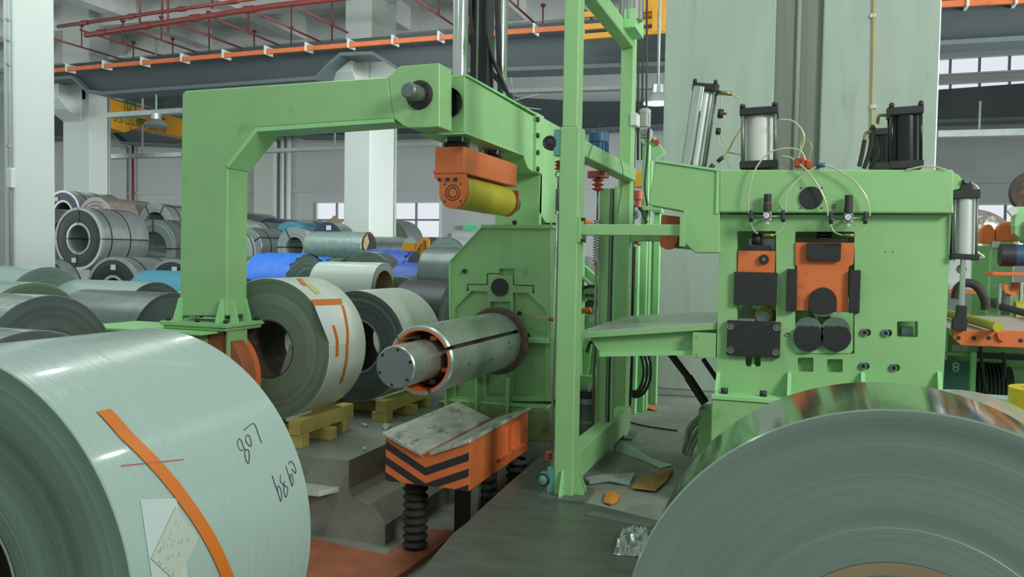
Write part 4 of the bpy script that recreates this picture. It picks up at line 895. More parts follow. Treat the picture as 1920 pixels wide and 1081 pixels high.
# rear cross bar partly seen through the gate
q_ = lambda u, v: PY(u, v, ya+.05)
part('rear_cross_bar', MB().box(rb, q_(1270, 450).x, ya+.03, ya+.13, q_(1200, 452).z, q_(1200, 441).z), GREEN, t, bevel=.004)
part('middle_post', MB().box(PX(1127, 600, lb-.1).x-.05, lb-.06, PX(1137, 600, lb-.08).y-.05, PX(1137, 600, lb-.08).y+.05, .001, PX(1137, 352, lb-.08).z), GREEN, t, bevel=.004)
yp = PX(1137, 600, lb-.08).y
part('post_rail', MB().box(lb-.055, lb-.04, yp-.05, yp+.05, .05, PX(1137, 352, lb-.08).z), STEELD, t)
part('post_edge', MB().box(lb-.03, lb-.01, yp-.02, yp+.06, .05, PX(1137, 352, lb-.08).z+.02), GREEN2, t)
# blue motor on the middle beam
pm = PX(1140, 290, lb-.07); rmo = .075
mt_ = part('drive_motor', MB().rev([(z1m+.0, rmo), (z1m+.12, rmo), (z1m+.13, rmo*1.12), (z1m+.2, rmo*1.12), (z1m+.215, rmo*.9), (z1m+.215, .001)], (pm.x-.08, pm.y, 0), 'Z', 28), BLUE, t, label='blue motor')
for k in range(14): a = 2*pi*k/14; c_, s_ = cos(a), sin(a); part('cooling_fin', MB().box(-.004+pm.x-.08+c_*(rmo+.006), .004+pm.x-.08+c_*(rmo+.006), pm.y+s_*(rmo+.006)-.004, pm.y+s_*(rmo+.006)+.004, z1m+.005, z1m+.12), BLUE, mt_)
part('motor_flange', MB().cyl((pm.x-.08, pm.y, z0m-.05), (pm.x-.08, pm.y, z0m), .09, n=16), INSUL, t)
def insulator(x, y, z0_, z1_, r, par):
    n_ = 3; pr_ = [(z0_, r*.4)]
    for i in range(n_): z_ = z0_+(z1_-z0_)*i/n_; h = (z1_-z0_)/n_; pr_ += [(z_+h*.1, r*.5), (z_+h*.35, r), (z_+h*.55, r), (z_+h*.8, r*.5)]
    part('insulator', MB().rev(pr_+[(z1_, .002)], (x, y, 0), 'Z', 20), INSUL, par)
insulator(pm.x-.08, pm.y, z0m-.16, z0m-.05, .05, t)
def spring(x, y, z0_, z1_, r, n_, par, wr=.004, nm='spring'):
    pts = [(x+r*cos(2*pi*i/10), y+r*sin(2*pi*i/10), z0_+(z1_-z0_)*i/(n_*10)) for i in range(n_*10+1)]; part(nm, MB().tube(pts, wr, 5), STEELD, par)
spring(pm.x-.08, pm.y, z0m-.75, z0m-.4, .03, 16, t)
part('pull_rod', MB().cyl((pm.x-.08, pm.y, .3), (pm.x-.08, pm.y, z0m-.75), .012, n=8), STEELD, t)
part('chain', MB().cyl((pm.x-.08, pm.y, z0m-.4), (pm.x-.08, pm.y, z0m-.16), .008, n=6), STEELD, t)
# tension line on the front post: pulleys, insulators, ring, spring, rod
cxp = g(1044, 400).x-.012; cy = GY+.06
def pulley(u, v, mat, par):
    p = g(u, v, GY+.02); part('pulley', MB().rev([(-.03+p.y, .001), (-.03+p.y, .015), (p.y-.02, .03), (p.y-.02, .05), (p.y+.03, .05), (p.y+.03, .001)], (p.x, 0, p.z), 'Y', 28), mat, par)
    part('pulley_ring', MB().rev([(p.y-.024, .034), (p.y-.03, .042), (p.y-.024, .05)], (p.x, 0, p.z), 'Y', 28), RUBBER, par)
    part('pulley_bracket', MB().box(p.x+.03, max(la, p.x+.075), p.y-.02, p.y+.05, p.z-.09, p.z+.09), TEAL, par)
pulley(1032, 268, BLACK, t); pulley(1020, 897, TEAL, t)
z_ = lambda v: g(1044, v).z
insulator(cxp, cy, z_(317), z_(298), .028, t); insulator(cxp-.03, cy, z_(868), z_(850), .03, t)
part('ring', MB().tube([(cxp+.02*cos(a*pi/8), cy, z_(325)+.02*sin(a*pi/8)) for a in range(17)], .004, 6), STEELD, t)
part('chain', MB().tube([(cxp, cy, z_(330)), (cxp, cy, z_(352))], .006, 6), STEELD, t)
spring(cxp, cy, z_(392), z_(353), .016, 18, t, .003)
part('ring', MB().tube([(cxp+.015*cos(a*pi/8), cy, z_(397)+.015*sin(a*pi/8)) for a in range(17)], .004, 6), STEELD, t)
part('pull_rod', MB().tube([(cxp, cy, z_(400)), (cxp-.012, cy, z_(838))], .011, 10), STEEL, t)
part('ring', MB().tube([(cxp-.015+.018*cos(a*pi/8), cy, z_(845)+.025*sin(a*pi/8)) for a in range(17)], .004, 6), STEELD, t)
# junction box, rear motor and box on the rear post
p0, p1x = PY(1183, 213, ya+.02), PY(1196, 236, ya+.02); part('junction_box', MB().box(p0.x, p1x.x, ya-.02, ya+.12, p1x.z, p0.z), WHITE, t, bevel=.006, label='white junction box')
pg = PX(1188, 40, rb)
part('gear_motor', MB().cyl((pg.x+.04, ya-.35, ztop+.0), (pg.x+.04, ya-.35, ztop+.35), .1, n=28), GREY, t)
part('motor_plate', MB().box(rb, rb+.1, ya-.45, ya-.05, ztop-.08, ztop+.08), GREEN2, t)
for k in range(12): a = 2*pi*k/12; part('cooling_fin', MB().box(pg.x+.04+cos(a)*.105-.005, pg.x+.04+cos(a)*.105+.005, ya-.35+sin(a)*.105-.005, ya-.35+sin(a)*.105+.005, ztop, ztop+.35), GREY, t)
for a in (((1098, 310), (1122, 240), (1130, 232)), ((1158, 400), (1168, 330), (1163, 300))): part('wire', MB().tube(smooth_path([PX(u, v, lb+.02) for u, v in a], 5), .003, 5), RUBBER, t)
part('cable', MB().tube(smooth_path([PY(u, v, ya+.2) for u, v in ((1187, 150), (1188, 300), (1186, 420), (1186, 600), (1184, 700), (1181, 760))], 4), .014), RUBBER, t)
for r_ in (0, .03, .06): part('cable_coil', MB().tube([(q_(1183, 700).x+(.09+r_)*cos(a*pi/10), ya+.22+r_, q_(1183, 700).z+(.2+r_)*sin(a*pi/10)) for a in range(-6, 8)], .014), RUBBER, t)
# ================================================================ mill stand
MYF = 5.6
m2 = lambda u, v, Y=MYF: (PY(u, v, Y).x, PY(u, v, Y).z)
t = thing('mill_stand', 'wide green mill stand with black roll plates and orange roll chocks, centre right', 'machine', (.2, MYF+.8, 0)); MILL = t
def rrect(u0_, v0_, u1_, v1_, Y=MYF, r=3, n=3):
    out = []
    for cu, cv, a0 in ((u1_-r, v0_+r, -90), (u1_-r, v1_-r, 0), (u0_+r, v1_-r, 90), (u0_+r, v0_+r, 180)):
        for i in range(n+1): a = radians(a0+90*i/n); out.append(m2(cu+r*cos(a), cv+r*sin(a), Y))
    return out
def slot(cu, cv, w_, h, Y=MYF): return rrect(cu-w_/2, cv-h/2, cu+w_/2, cv+h/2, Y, h/2-.3, 4)
outer = [m2(1343, 700), m2(1348, 474), m2(1348, 402), m2(1784, 402), m2(1773, 640), m2(1766, 762), m2(1341, 762)]
SL = ((1620.5, 623), (1660, 624), (1618, 686), (1675, 689))
holes = [rrect(1382, 433, 1455, 603), rrect(1491, 434, 1602, 663), rrect(1398, 660, 1426, 687), rrect(1496, 670, 1525, 697), rrect(1551, 673, 1580, 698), rrect(1682, 602, 1721, 632)]+[slot(u+2, v, 21, 13) for u, v in SL]
part('side_plate', MB().prism(outer, MYF, MYF+.13, 'XZ', holes=holes), GREEN, t, bevel=.002)
zb5, zt5 = m2(1500, 762)[1], m2(1500, 318)[1]
xl5, xr5 = m2(1344, 700)[0], m2(1775, 560)[0]
part('rear_side_plate', MB().box(xl5, xr5, MYF+1.35, MYF+1.5, 0, zt5-.05), GREEN, t)
for u0_, u1_ in ((1494, 1527), (1549, 1582)): part('pocket_back', MB().box(m2(u0_, 690)[0], m2(u1_, 690)[0], MYF+.07, MYF+.08, m2(1500, 699)[1], m2(1500, 669)[1]), GREEN, t)
part('inner_panel', MB().box(m2(1612, 640)[0], xr5-.02, MYF+.3, MYF+.33, m2(1500, 664)[1], m2(1500, 434)[1]), GREEN, t)
part('inner_panel', MB().box(xl5, m2(1480, 640)[0], MYF+.42, MYF+.45, m2(1500, 760)[1], m2(1500, 590)[1]), GREEN, t)
part('inner_panel', MB().box(m2(1484, 640)[0], m2(1608, 640)[0], MYF+.5, MYF+.53, m2(1500, 560)[1], m2(1500, 400)[1]), GREEN, t)
part('inner_panel', MB().box(xl5, m2(1480, 640)[0], MYF+.5, MYF+.53, m2(1500, 560)[1], m2(1500, 400)[1]), GREEN, t)
for u, v in SL:
    x, z = m2(u, v); part('slot_bolt', MB().rev([(MYF-.012, .012), (MYF-.012, .024), (MYF+.08, .024)], (x, 0, z), 'Y', 20), STEELD, t)
    part('bolt_socket', MB().cyl((x, MYF-.006, z), (x, MYF+.02, z), .0125, n=6), BLACK, t)
# top beam
TY = MYF-.07
bx = [m2(1348, 318, TY), m2(1788, 318, TY), m2(1787, 400, TY), m2(1348, 398, TY)]
part('top_beam', MB().prism([(bx[0][0], bx[0][1]), (bx[1][0], bx[1][1]), (bx[2][0], bx[2][1]), (bx[3][0], bx[3][1])], TY, MYF+1.6, 'XZ'), GREEN, t, bevel=.008)
e = part('bearing_cover', MB().rev([(TY-.014, .001), (TY-.014, .068), (TY-.01, .072), (TY, .072)], (m2(1520.5, 370.5, TY)[0], 0, m2(1520.5, 370.5, TY)[1]), 'Y', 48), BLACK, t)
for u, v in ((1501.5, 352), (1541, 352), (1500.5, 390), (1540.5, 390), (1660, 472.5), (1674, 472.5)):
    Y_ = TY if v < 400 else MYF; x, z = m2(u, v, Y_); part('screw_hole', MB().cyl((x, Y_-.002, z), (x, Y_, z), .006 if v < 400 else .004, n=10), BLACK, t)
fr = rrect(1492, 341, 1551, 402, TY, 6); fi = rrect(1492.6, 341.6, 1550.4, 403, TY, 6)
# left bracket wing
part('bracket_wing', MB().prism([m2(*p, TY) for p in ((1229, 302), (1349, 320), (1349, 474), (1303, 474), (1281, 453), (1281, 396), (1215, 384))], TY, MYF+.16, 'XZ'), GREEN, t, bevel=.006)
a, b_ = m2(1227, 303, TY), m2(1349, 321, TY); part('wing_flange', MB().hexa([(a[0], TY-.012, a[1]), (a[0], MYF+1.5, a[1]), (a[0], MYF+1.5, a[1]+.015), (a[0], TY-.012, a[1]+.015)], [(b_[0], TY-.012, b_[1]), (b_[0], MYF+1.5, b_[1]), (b_[0], MYF+1.5, b_[1]+.015), (b_[0], TY-.012, b_[1]+.015)]), GREEN2, t)
part('wing_flange', MB().box(m2(1344, 400)[0], m2(1349, 400)[0], TY-.012, MYF, m2(1349, 400, TY)[1], m2(1349, 320, TY)[1]), GREEN2, t)
# orange edge guide under the wing
x, z = m2(1253, 440, MYF+.5); w_ = .09
q5 = lambda u, v: m2(u, v, MYF+.25)
part('guide_arm', MB().prism([q5(1240, 402), q5(1275, 406), q5(1270, 452), q5(1262, 466), q5(1250, 468), q5(1238, 462), q5(1236, 450)], MYF+.25, MYF+.3, 'XZ'), ORANGE, t, bevel=.003)
x, z = q5(1285, 450); part('guide_roller', MB().cyl((x-.06, MYF+.32, z), (x-.06, MYF+1.2, z), .06, n=24), STEELD, t)
# right lug for the cylinder
part('cylinder_lug', MB().prism([m2(1787, 320, TY), m2(1800, 326, TY), m2(1812, 340, TY), m2(1806, 352, TY), m2(1787, 356, TY)], TY+.05, TY+.16, 'XZ'), GREEN, t, bevel=.003)
# base with ribs and bolts
bz1 = m2(1500, 748, MYF-.1)[1]
part('base_box', MB().box(m2(1338, 780)[0], m2(1768, 780)[0]+.02, MYF-.16, MYF+1.6, .001, bz1-.03), GREEN, t, bevel=.006)
part('base_flange', MB().box(m2(1337, 780)[0], m2(1768, 780)[0]+.03, MYF-.17, MYF+1.6, bz1-.03, bz1), GREEN2, t, bevel=.003)
for u in (1347, 1480, 1617, 1760):
    x = m2(u, 720)[0]; part('rib', MB().prism([(MYF, bz1), (MYF, m2(u, 697)[1]), (MYF-.02, m2(u, 697)[1]), (MYF-.13, bz1+.03), (MYF-.13, bz1)], x-.012, x+.012, 'YZ'), GREEN2, t)
for u in (1360, 1432, 1740): x = m2(u, 735)[0]; bolt((x, MYF-.08, bz1), .026, .035, t, 'Z')
# ---- left roll window
Yp = MYF-.03
def rp(u0_, v0_, u1_, v1_, Y0, Y1): x0, x1, z0, z1 = RY(u0_, v0_, u1_, v1_, Y0); return MB().box(x0, x1, Y0, Y1, z0, z1)
part('roll_chock', rp(1383, 470, 1453, 512, MYF-.01, MYF+.2), ORANGE, t, bevel=.003)
x, z = m2(1432.5, 486, MYF-.01); kb = part('adjuster_knob', MB().rev([(MYF-.035, .001), (MYF-.035, .028), (MYF-.025, .033), (MYF-.01, .033)], (x, 0, z), 'Y', 14), BLACK, t)
part('knob_centre', MB().cyl((x, MYF-.04, z), (x, MYF-.034, z), .012, n=12), STEELD, kb)
kp = part('keeper_plate', rp(1376, 510, 1457, 572, MYF-.035, MYF-.002), BLACK, t, bevel=.003)
for u, v in ((1393, 519), (1439, 521), (1393, 563), (1439, 564)): x, z = m2(u, v, MYF-.035); part('plate_screw', MB().rev([(MYF-.037, .005), (MYF-.038, .010), (MYF-.035, .011)], (x, 0, z), 'Y', 14), RUBBER, kp)
kp = part('roll_end_plate', rp(1363, 602, 1463, 668, MYF-.04, MYF-.002), BLACK, t, bevel=.003)
for u, v in ((1370, 611), (1456.5, 613), (1370, 655), (1455, 659)): x, z = m2(u, v, MYF-.04); part('washer', MB().rev([(MYF-.05, .001), (MYF-.05, .011), (MYF-.042, .013), (MYF-.046, .024), (MYF-.04, .025)], (x, 0, z), 'Y', 20), STEELD, kp)
for u, v in ((1391, 612), (1436, 613), (1391, 657), (1435, 659)): x, z = m2(u, v, MYF-.04); part('plate_screw', MB().rev([(MYF-.042, .004), (MYF-.043, .008), (MYF-.04, .009)], (x, 0, z), 'Y', 12), RUBBER, kp)
part('screw_block', rp(1394, 460, 1443, 470, MYF+.0, MYF+.12), BLACK, t)
x, z = m2(1419, 450, MYF+.08); part('screw_nut', MB().cyl((x, MYF+.08, z-.03), (x, MYF+.08, z+.04), .033, n=8), BLACK, t); part('screw_shaft', MB().cyl((x, MYF+.08, z+.04), (x, MYF+.08, z+.13), .02, n=12), STEELD, t)
part('bracket_plate', rp(1404, 447, 1453, 469, MYF+.16, MYF+.18), GALV, t)
x, z = m2(1431, 590, MYF+.1); part('pinch_roll', MB().cyl((x, MYF+.1, z-.01), (x, MYF+1.3, z-.01), .06, n=28), YELLOW, t); part('roll_collar', MB().cyl((x, MYF+.06, z-.01), (x, MYF+.1, z-.01), .045, n=20), STEELD, t)
part('strip_guide', MB().hexa([(m2(1384, 600)[0], MYF+.05, m2(1384, 600)[1]), (m2(1415, 600)[0], MYF+.05, m2(1415, 600)[1]), (m2(1404, 580)[0], MYF+.4, m2(1404, 578)[1]), (m2(1384, 580)[0], MYF+.4, m2(1384, 578)[1])], [(m2(1384, 600)[0], MYF+.05, m2(1384, 602)[1]), (m2(1415, 600)[0], MYF+.05, m2(1415, 602)[1]), (m2(1404, 580)[0], MYF+.4, m2(1404, 580)[1]), (m2(1384, 580)[0], MYF+.4, m2(1384, 580)[1])]), GALV, t)
x, z = m2(1412, 680, MYF+.04); part('jack_screw', MB().cyl((x, MYF+.03, z-.02), (x, MYF+.03, z+.06), .01, n=10), GREEN2, t); part('jack_nut', MB().cyl((x, MYF+.03, z-.03), (x, MYF+.03, z-.01), .018, n=6), GREEN2, t)
# ---- centre roll window
ch = [m2(*p, MYF-.012) for p in ((1491, 454), (1602, 455), (1600, 495), (1591, 500), (1590, 585), (1568, 585), (1568, 562))]
ch += [m2(1542.5+25.5*cos(a), 564-25*sin(a), MYF-.012) for a in [pi*i/12 for i in range(1, 12)]]+[m2(*p, MYF-.012) for p in ((1517, 562), (1517, 582), (1493, 582), (1494, 500), (1491, 495))]
part('roll_chock', MB().prism(ch, MYF-.012, MYF+.22, 'XZ'), ORANGE, t, bevel=.003)
ap = [m2(1568, 584, MYF-.04)]+[m2(1542.5+25.5*cos(a), 565-25.5*sin(a), MYF-.04) for a in [pi*i/14 for i in range(15)]]+[m2(1517, 582, MYF-.04)]+[m2(1542.5-25.5*cos(pi*i/8)*.8, 582+8*sin(pi*i/8), MYF-.04) for i in range(1, 8)]
kp = part('roll_end_cover', MB().prism(ap, MYF-.04, MYF-.013, 'XZ'), BLACK, t, bevel=.002)
for u, v in ((1520.5, 557), (1564, 557), (1521, 580), (1565, 581)): x, z = m2(u, v, MYF-.04); part('plate_screw', MB().rev([(MYF-.042, .004), (MYF-.043, .008), (MYF-.04, .009)], (x, 0, z), 'Y', 12), RUBBER, kp)
kp = part('pressure_plate', rp(1513, 455, 1577, 488, MYF-.05, MYF-.013), BLACK, t, bevel=.003)
for u, v in ((1520, 461), (1569, 462), (1520, 480), (1569, 482)): x, z = m2(u, v, MYF-.05); part('plate_screw', MB().rev([(MYF-.052, .005), (MYF-.053, .011), (MYF-.05, .012)], (x, 0, z), 'Y', 12), RUBBER, kp)
for u0_, v0_, u1_, v1_ in ((1474.5, 504, 1493.5, 583), (1592.5, 506, 1613, 587)):
    kp = part('side_guide', rp(u0_, v0_, u1_, v1_, MYF-.05, MYF-.002), BLACK, t, bevel=.003)
    for v in (v0_+8, (v0_+v1_)/2, v1_-8): x, z = m2((u0_+u1_)/2, v, MYF-.05); part('plate_screw', MB().rev([(MYF-.052, .005), (MYF-.053, .010), (MYF-.05, .011)], (x, 0, z), 'Y', 12), RUBBER, kp)
part('rail_bar', rp(1493, 447, 1590, 453, MYF+.02, MYF+.1), BLACK, t)
x, z0_ = m2(1545, 455, MYF+.08); z1_ = m2(1545, 430, MYF+.08)[1]
part('disc_spring', MB().rev(sum([[(z0_+.02+k*.02, .035), (z0_+.028+k*.02, .055), (z0_+.034+k*.02, .055)] for k in range(4)], [])+[(z1_, .035)], (x, MYF+.08, 0), 'Z', 24), BLACKG, t)
fpz = []
for u, r_ in ((1515.5, 26.5), (1567, 26.5)):
    x, z = m2(u, 632, MYF-.02); R_ = r_*DEP((x, MYF-.02, z))/F
    a0 = [(x+R_*cos(a), z+min(R_*sin(a), R_*.72)) for a in [2*pi*i/40 for i in range(40)]]
    kp = part('roll_end_cover', MB().prism(a0, MYF-.035, MYF-.005, 'XZ'), BLACK, t, bevel=.002)
    for k in (20, 75, 160, 200, 250, 300, 340): a = radians(k); part('plate_screw', MB().rev([(MYF-.037, .003), (MYF-.038, .006), (MYF-.035, .007)], (x+cos(a)*R_*.86, 0, z+sin(a)*R_*.72), 'Y', 10), RUBBER, kp)
    part('work_roll', MB().cyl((x, MYF+.02, z+R_*.42), (x, MYF+1.35, z+R_*.42), R_*.98, n=40), CHROME, t)
part('lower_chock', MB().prism(rrect(1489, 634, 1598, 662, MYF-.003, 6), MYF-.003, MYF+.1, 'XZ'), GREEN2, t)
x, z = m2(1542, 575, MYF+.2); part('upper_roll', MB().cyl((x, MYF+.1, z+.03), (x, MYF+1.35, z+.03), .09, n=32), CHROME, t)
part('small_gauge_stud', MB().rev([(MYF-.01, .006), (MYF-.012, .011), (MYF, .012)], (m2(1477.5, 626)[0], 0, m2(1477.5, 626)[1]), 'Y', 14), STEELD, t)
part('tie_block', rp(1690, 613, 1712, 630, MYF+.15, MYF+.25), GALV, t)
# ---- cylinders on top
zc_ = bx[0][1]
def tie_cyl(nm, p, q_, w_, rb, parent, bm_, cm, capw=.05, lab=None, nut=True):
    """cylinder with square end caps, four tie rods, nuts; from base p to top q"""
    p, q_ = Vector(p), Vector(q_); d = (q_-p).normalized(); n1 = Vector((0, 1, 0)); s1 = d.cross(n1).normalized(); n1 = s1.cross(d)
    b0 = part(nm, MB().cyl(p+d*capw, q_-d*capw, rb, n=36), bm_, parent, label=lab)
    for o in (p, q_-d*capw): part('end_cap', MB().bar(o, o+d*capw, w_, w_, upv=n1), cm, b0, bevel=.005)
    for sx in (-1, 1):
        for sy in (-1, 1):
            o = s1*(w_*.42*sx)+n1*(w_*.42*sy); part('tie_rod', MB().cyl(p+o+d*.01, q_+o+d*(.03 if nut else 0), w_*.05, n=10), BLACKG if bm_ == BLACKG else STEELD, b0)
            if nut: part('nut', MB().cyl(q_+o, q_+o+d*.022, w_*.085, n=6), cm, b0)
    return b0
Yc = MYF+.25
pa, pb = PY(1299, 325, MYF+.1), PY(1324, 160, MYF+.1)
c1 = tie_cyl('polished_cylinder', pa, pb, .165, .062, t, ALU, BLACK, lab='tilted polished air cylinder')
for dx in (-.035,): part('polished_tube', MB().cyl(pa+Vector((dx, -.1, .0)), pb+Vector((dx, -.1, -.03)), .04, n=28), CHROME, c1)
pa, pb = PY(1424, 318, MYF+.12), PY(1424, 206, MYF+.12)
c2 = tie_cyl('white_cylinder', pa, pb, .245, .095, t, pmat('white_barrel', (202, 206, 200), .45, var=.02), BLACK, lab='short fat white air cylinder')
pa, pb = PY(1696, 318, MYF+.15), PY(1696, 204, MYF+.15)
c3 = tie_cyl('black_cylinder', pa, pb, .20, .088, t, BLACKG, BLACK, lab='tall black hydraulic cylinder in front')
pa, pb = PY(1657, 318, MYF+1.1), PY(1657, 243, MYF+1.1)
c4 = tie_cyl('black_cylinder', pa, pb, .2, .085, t, BLACKG, BLACK, lab='black hydraulic cylinder behind the tall one')
# black hoses
for cc, k in ((((1611, 312), (1617, 285), (1621, 262)), .1), (((1620, 316), (1630, 285), (1636, 252), (1638, 238)), .1), (((1632, 316), (1645, 290), (1641, 255)), .3)):
    part('hydraulic_hose', MB().tube(smooth_path([PY(u, v, MYF+.1+k) for u, v in cc], 6), .014), RUBBER, t)
for cc in (((1621, 262), (1624, 249), (1640, 248)), ((1645, 232), (1648, 217), (1665, 216))):
    part('elbow_fitting', MB().tube(smooth_path([PY(u, v, MYF+.2) for u, v in cc], 5), .011), pmat('brass', (150, 132, 90), .35, metal=.7), t)
# air fittings and clear tubes
def clear(pts, Y, r=.0055, mat=HOSE, rad=None):
    return part('air_hose', MB().tube(smooth_path([PY(p[0], p[1], Y if len(p) < 3 else p[2]) for p in pts], 6), r), mat, t)
YT = MYF-.12
BRASS = bpy.data.materials['brass']
clear([(1348, 178), (1375, 178), (1390, 192), (1396, 215)], MYF+.1)
part('elbow_fitting', MB().tube([PY(1345, 173, MYF+.1), PY(1372, 176, MYF+.1)], .014), BRASS, t)
for (u0_, v0_, u1_, v1_, r_) in ((1352, 205, 1350, 221, .02), (1347, 240, 1346, 252, .017), (1345, 303, 1356, 294, .014), (1330, 318, 1338, 308, .016)):
    part('tube_fitting', MB().tube([PY(u0_, v0_, MYF+.08), PY(u1_, v1_, MYF+.08)], r_), BLACK, t)
p = PY(1357, 213, MYF+.08); part('valve_knob', MB().cyl(p, p+Vector((.02, 0, 0)), .008, n=8), RED, t)
clear([(1353, 180), (1352, 205)], MYF+.08); clear([(1350, 221), (1347, 240)], MYF+.08)
clear([(1346, 252), (1348, 270), (1360, 284), (1367, 314)], MYF+.08); clear([(1349, 252), (1358, 265), (1362, 282), (1356, 294)], MYF+.08)
clear([(1392, 236), (1376, 262), (1364, 284), (1345, 303)], MYF+.08, mat=HOSEY); clear([(1362, 285), (1392, 290)], MYF+.08, mat=HOSEY)
clear([(1463, 224), (1485, 226), (1503, 242), (1508, 262), (1500, 285), (1497, 298)], MYF-.05)
clear([(1465, 292), (1482, 295), (1492, 302)], MYF-.05)
part('air_tee', MB().box(*(lambda p: (p.x-.03, p.x+.03, MYF-.1, MYF-.02, p.z-.02, p.z+.035))(PY(1499, 308, MYF-.05))), INSUL, t, bevel=.006)
part('air_tee', MB().rev([(-.03, .02), (-.01, .03), (.02, .03), (.035, .01)], PY(1514, 308, MYF-.06), 'Z', 16), INSUL, t)
part('blue_valve', MB().tube([PY(1530, 311, MYF-.06), PY(1547, 309, MYF-.06)], .015), BLUE, t)
clear([(1404, 400), (1404, 365), (1415, 320), (1440, 288), (1472, 278), (1500, 282), (1511, 300)], YT)
clear([(1473, 398), (1474, 370), (1488, 345), (1510, 325), (1530, 313)], YT)
clear([(1500, 308), (1515, 322), (1535, 350), (1548, 378), (1553, 404)], YT, .006)
clear([(1546, 309), (1570, 318), (1600, 338), (1622, 365), (1630, 390), (1631, 404)], YT)
clear([(1408, 418), (1414, 432), (1421, 438)], YT, .004); clear([(1472, 416), (1466, 430), (1452, 440)], YT, .004)
clear([(1557, 420), (1565, 435), (1580, 441)], YT, .004); clear([(1626, 422), (1616, 436), (1602, 441)], YT, .004)
clear([(1510, 300), (1500, 272), (1512, 262), (1522, 275), (1516, 300)], MYF-.05, .004, HOSEY); clear([(1463, 315), (1490, 306), (1502, 285)], MYF-.05, .004, HOSEY)
clear([(1700, 318), (1740, 311), (1775, 318)], TY-.01, .005)
for u0_, u1_, v in ((1432, 1452, 441), (1581, 1603, 441)): part('muffler', MB().tube([PY(u0_, v, YT), PY(u1_, v, YT)], .011), BRASS, t)
def regulator(u, v, red):
    x, z = PY(u, v, YT).x, PY(u, v, YT).z
    r = part('pressure_regulator', MB().cyl((x, YT, z-.012), (x, YT, z+.055), .026, n=20), RUBBER, t, label='black knobbed pressure regulator')
    part('regulator_knob', MB().cyl((x, YT, z+.055), (x, YT, z+.115), .024, n=20), BLACK, r)
    if red: part('lock_ring', MB().cyl((x, YT, z+.05), (x, YT, z+.058), .0262, n=20), RED, r)
    part('regulator_body', MB().box(x-.027, x+.027, YT-.028, YT+.03, z-.06, z+.0), ALU, r, bevel=.005)
    part('bowl', MB().cyl((x, YT, z-.08), (x, YT, z-.06), .018, n=14), ALU, r)
    part('gauge', MB().rev([(YT-.045, .001), (YT-.045, .024), (YT-.05, .026), (YT-.03, .027)], (x-.002, 0, z-.025), 'Y', 24), BLACK, r)
    part('gauge_dial', MB().cyl((x-.002, YT-.049, z-.025), (x-.002, YT-.046, z-.025), .0205, n=24), WHITE, r)
    part('gauge_needle', MB().bar((x-.01, YT-.051, z-.035), (x+.008, YT-.051, z-.016) if not red else (x-.002, YT-.051, z-.01), .003, .001), BLACK, r)
    part('mounting_nipple', MB().cyl((x, YT+.02, z-.03), (x, MYF, z-.03), .01, n=8), STEELD, r)
    part('pipe_nipple', MB().cyl((x-.075, YT, z-.03), (x+.075, YT, z-.03), .008, n=10), STEELD, r)
    for s_ in (-1, 1): part('tee_fitting', MB().tube([(x+s_*.085, YT, z-.05), (x+s_*.1, YT, z-.03), (x+s_*.1, YT, z-.0)], .013, 8), BLACK, r); part('collet', MB().cyl((x+s_*.1, YT, z-.0), (x+s_*.1, YT, z+.012), .012, n=12), BLUE, r); part('tee_fitting', MB().cyl((x+s_*.1, YT, z-.065), (x+s_*.1, YT, z-.02), .013, n=10), BLACK, r)
regulator(1438.5, 397, True); regulator(1590.5, 400, False)
def mark(strokes, par):
    for s_ in strokes: part('chalk_mark', MB().tube([PY(u, v, TY-.001) for u, v in s_], .0016, 5), INK, par)
mark([[(1459, 382), (1465, 394)], [(1463, 388), (1456, 393)]], t)
mark([[(1559, 384), (1567, 383)], [(1557, 389), (1568, 388)], [(1562, 384), (1560, 395)], [(1565, 383), (1565, 394)]], t)
# hanging cylinder on the right
Yh = TY+.1
h = lambda u, v: PY(u, v, Yh)
pr_ = [h(1801, 338), h(1816, 338), h(1824, 360), h(1824, 372), h(1796, 372), h(1796, 360)]
hc = part('hanging_cylinder', MB().cyl(h(1807, 478), h(1809, 372), .064*.95, n=32), ALU, t, label='hanging grey air cylinder at the right edge of the stand')
part('rear_clevis', MB().prism([(p.x, p.z) for p in pr_], Yh-.06, Yh+.06, 'XZ'), BLACK, hc, bevel=.005)
p = h(1809, 340); part('clevis_pin', MB().cyl(p-Vector((0, .075, 0)), p+Vector((0, .075, 0)), .018, n=14), STEELD, hc)
part('end_cap', MB().bar(h(1808, 373), h(1808, 357), .15, .15, (0, 1, 0)), BLACK, hc, bevel=.004); part('end_cap', MB().bar(h(1806, 486), h(1807, 476), .15, .15, (0, 1, 0)), BLACK, hc, bevel=.004)
for s_ in (-.06, .06):
    for y_ in (-.06, .06): part('tie_rod', MB().cyl(h(1806, 488)+Vector((s_, y_, 0)), h(1808, 360)+Vector((s_, y_, 0)), .008, n=8), STEELD, hc)
part('piston_rod', MB().cyl(h(1803, 574), h(1806, 486), .016, n=16), CHROME, hc)
part('rod_clevis', MB().bar(h(1800, 604), h(1803, 572), .055, .06, (0, 1, 0)), BLACK, hc, bevel=.004); part('rod_clevis', MB().bar(h(1797, 618), h(1800, 596), .08, .06, (0, 1, 0)), BLACK, hc, bevel=.004)
clear([(1816, 340), (1830, 348), (1836, 360), (1826, 369)], Yh); clear([(1820, 463), (1838, 476), (1845, 482), (1826, 482)], Yh)
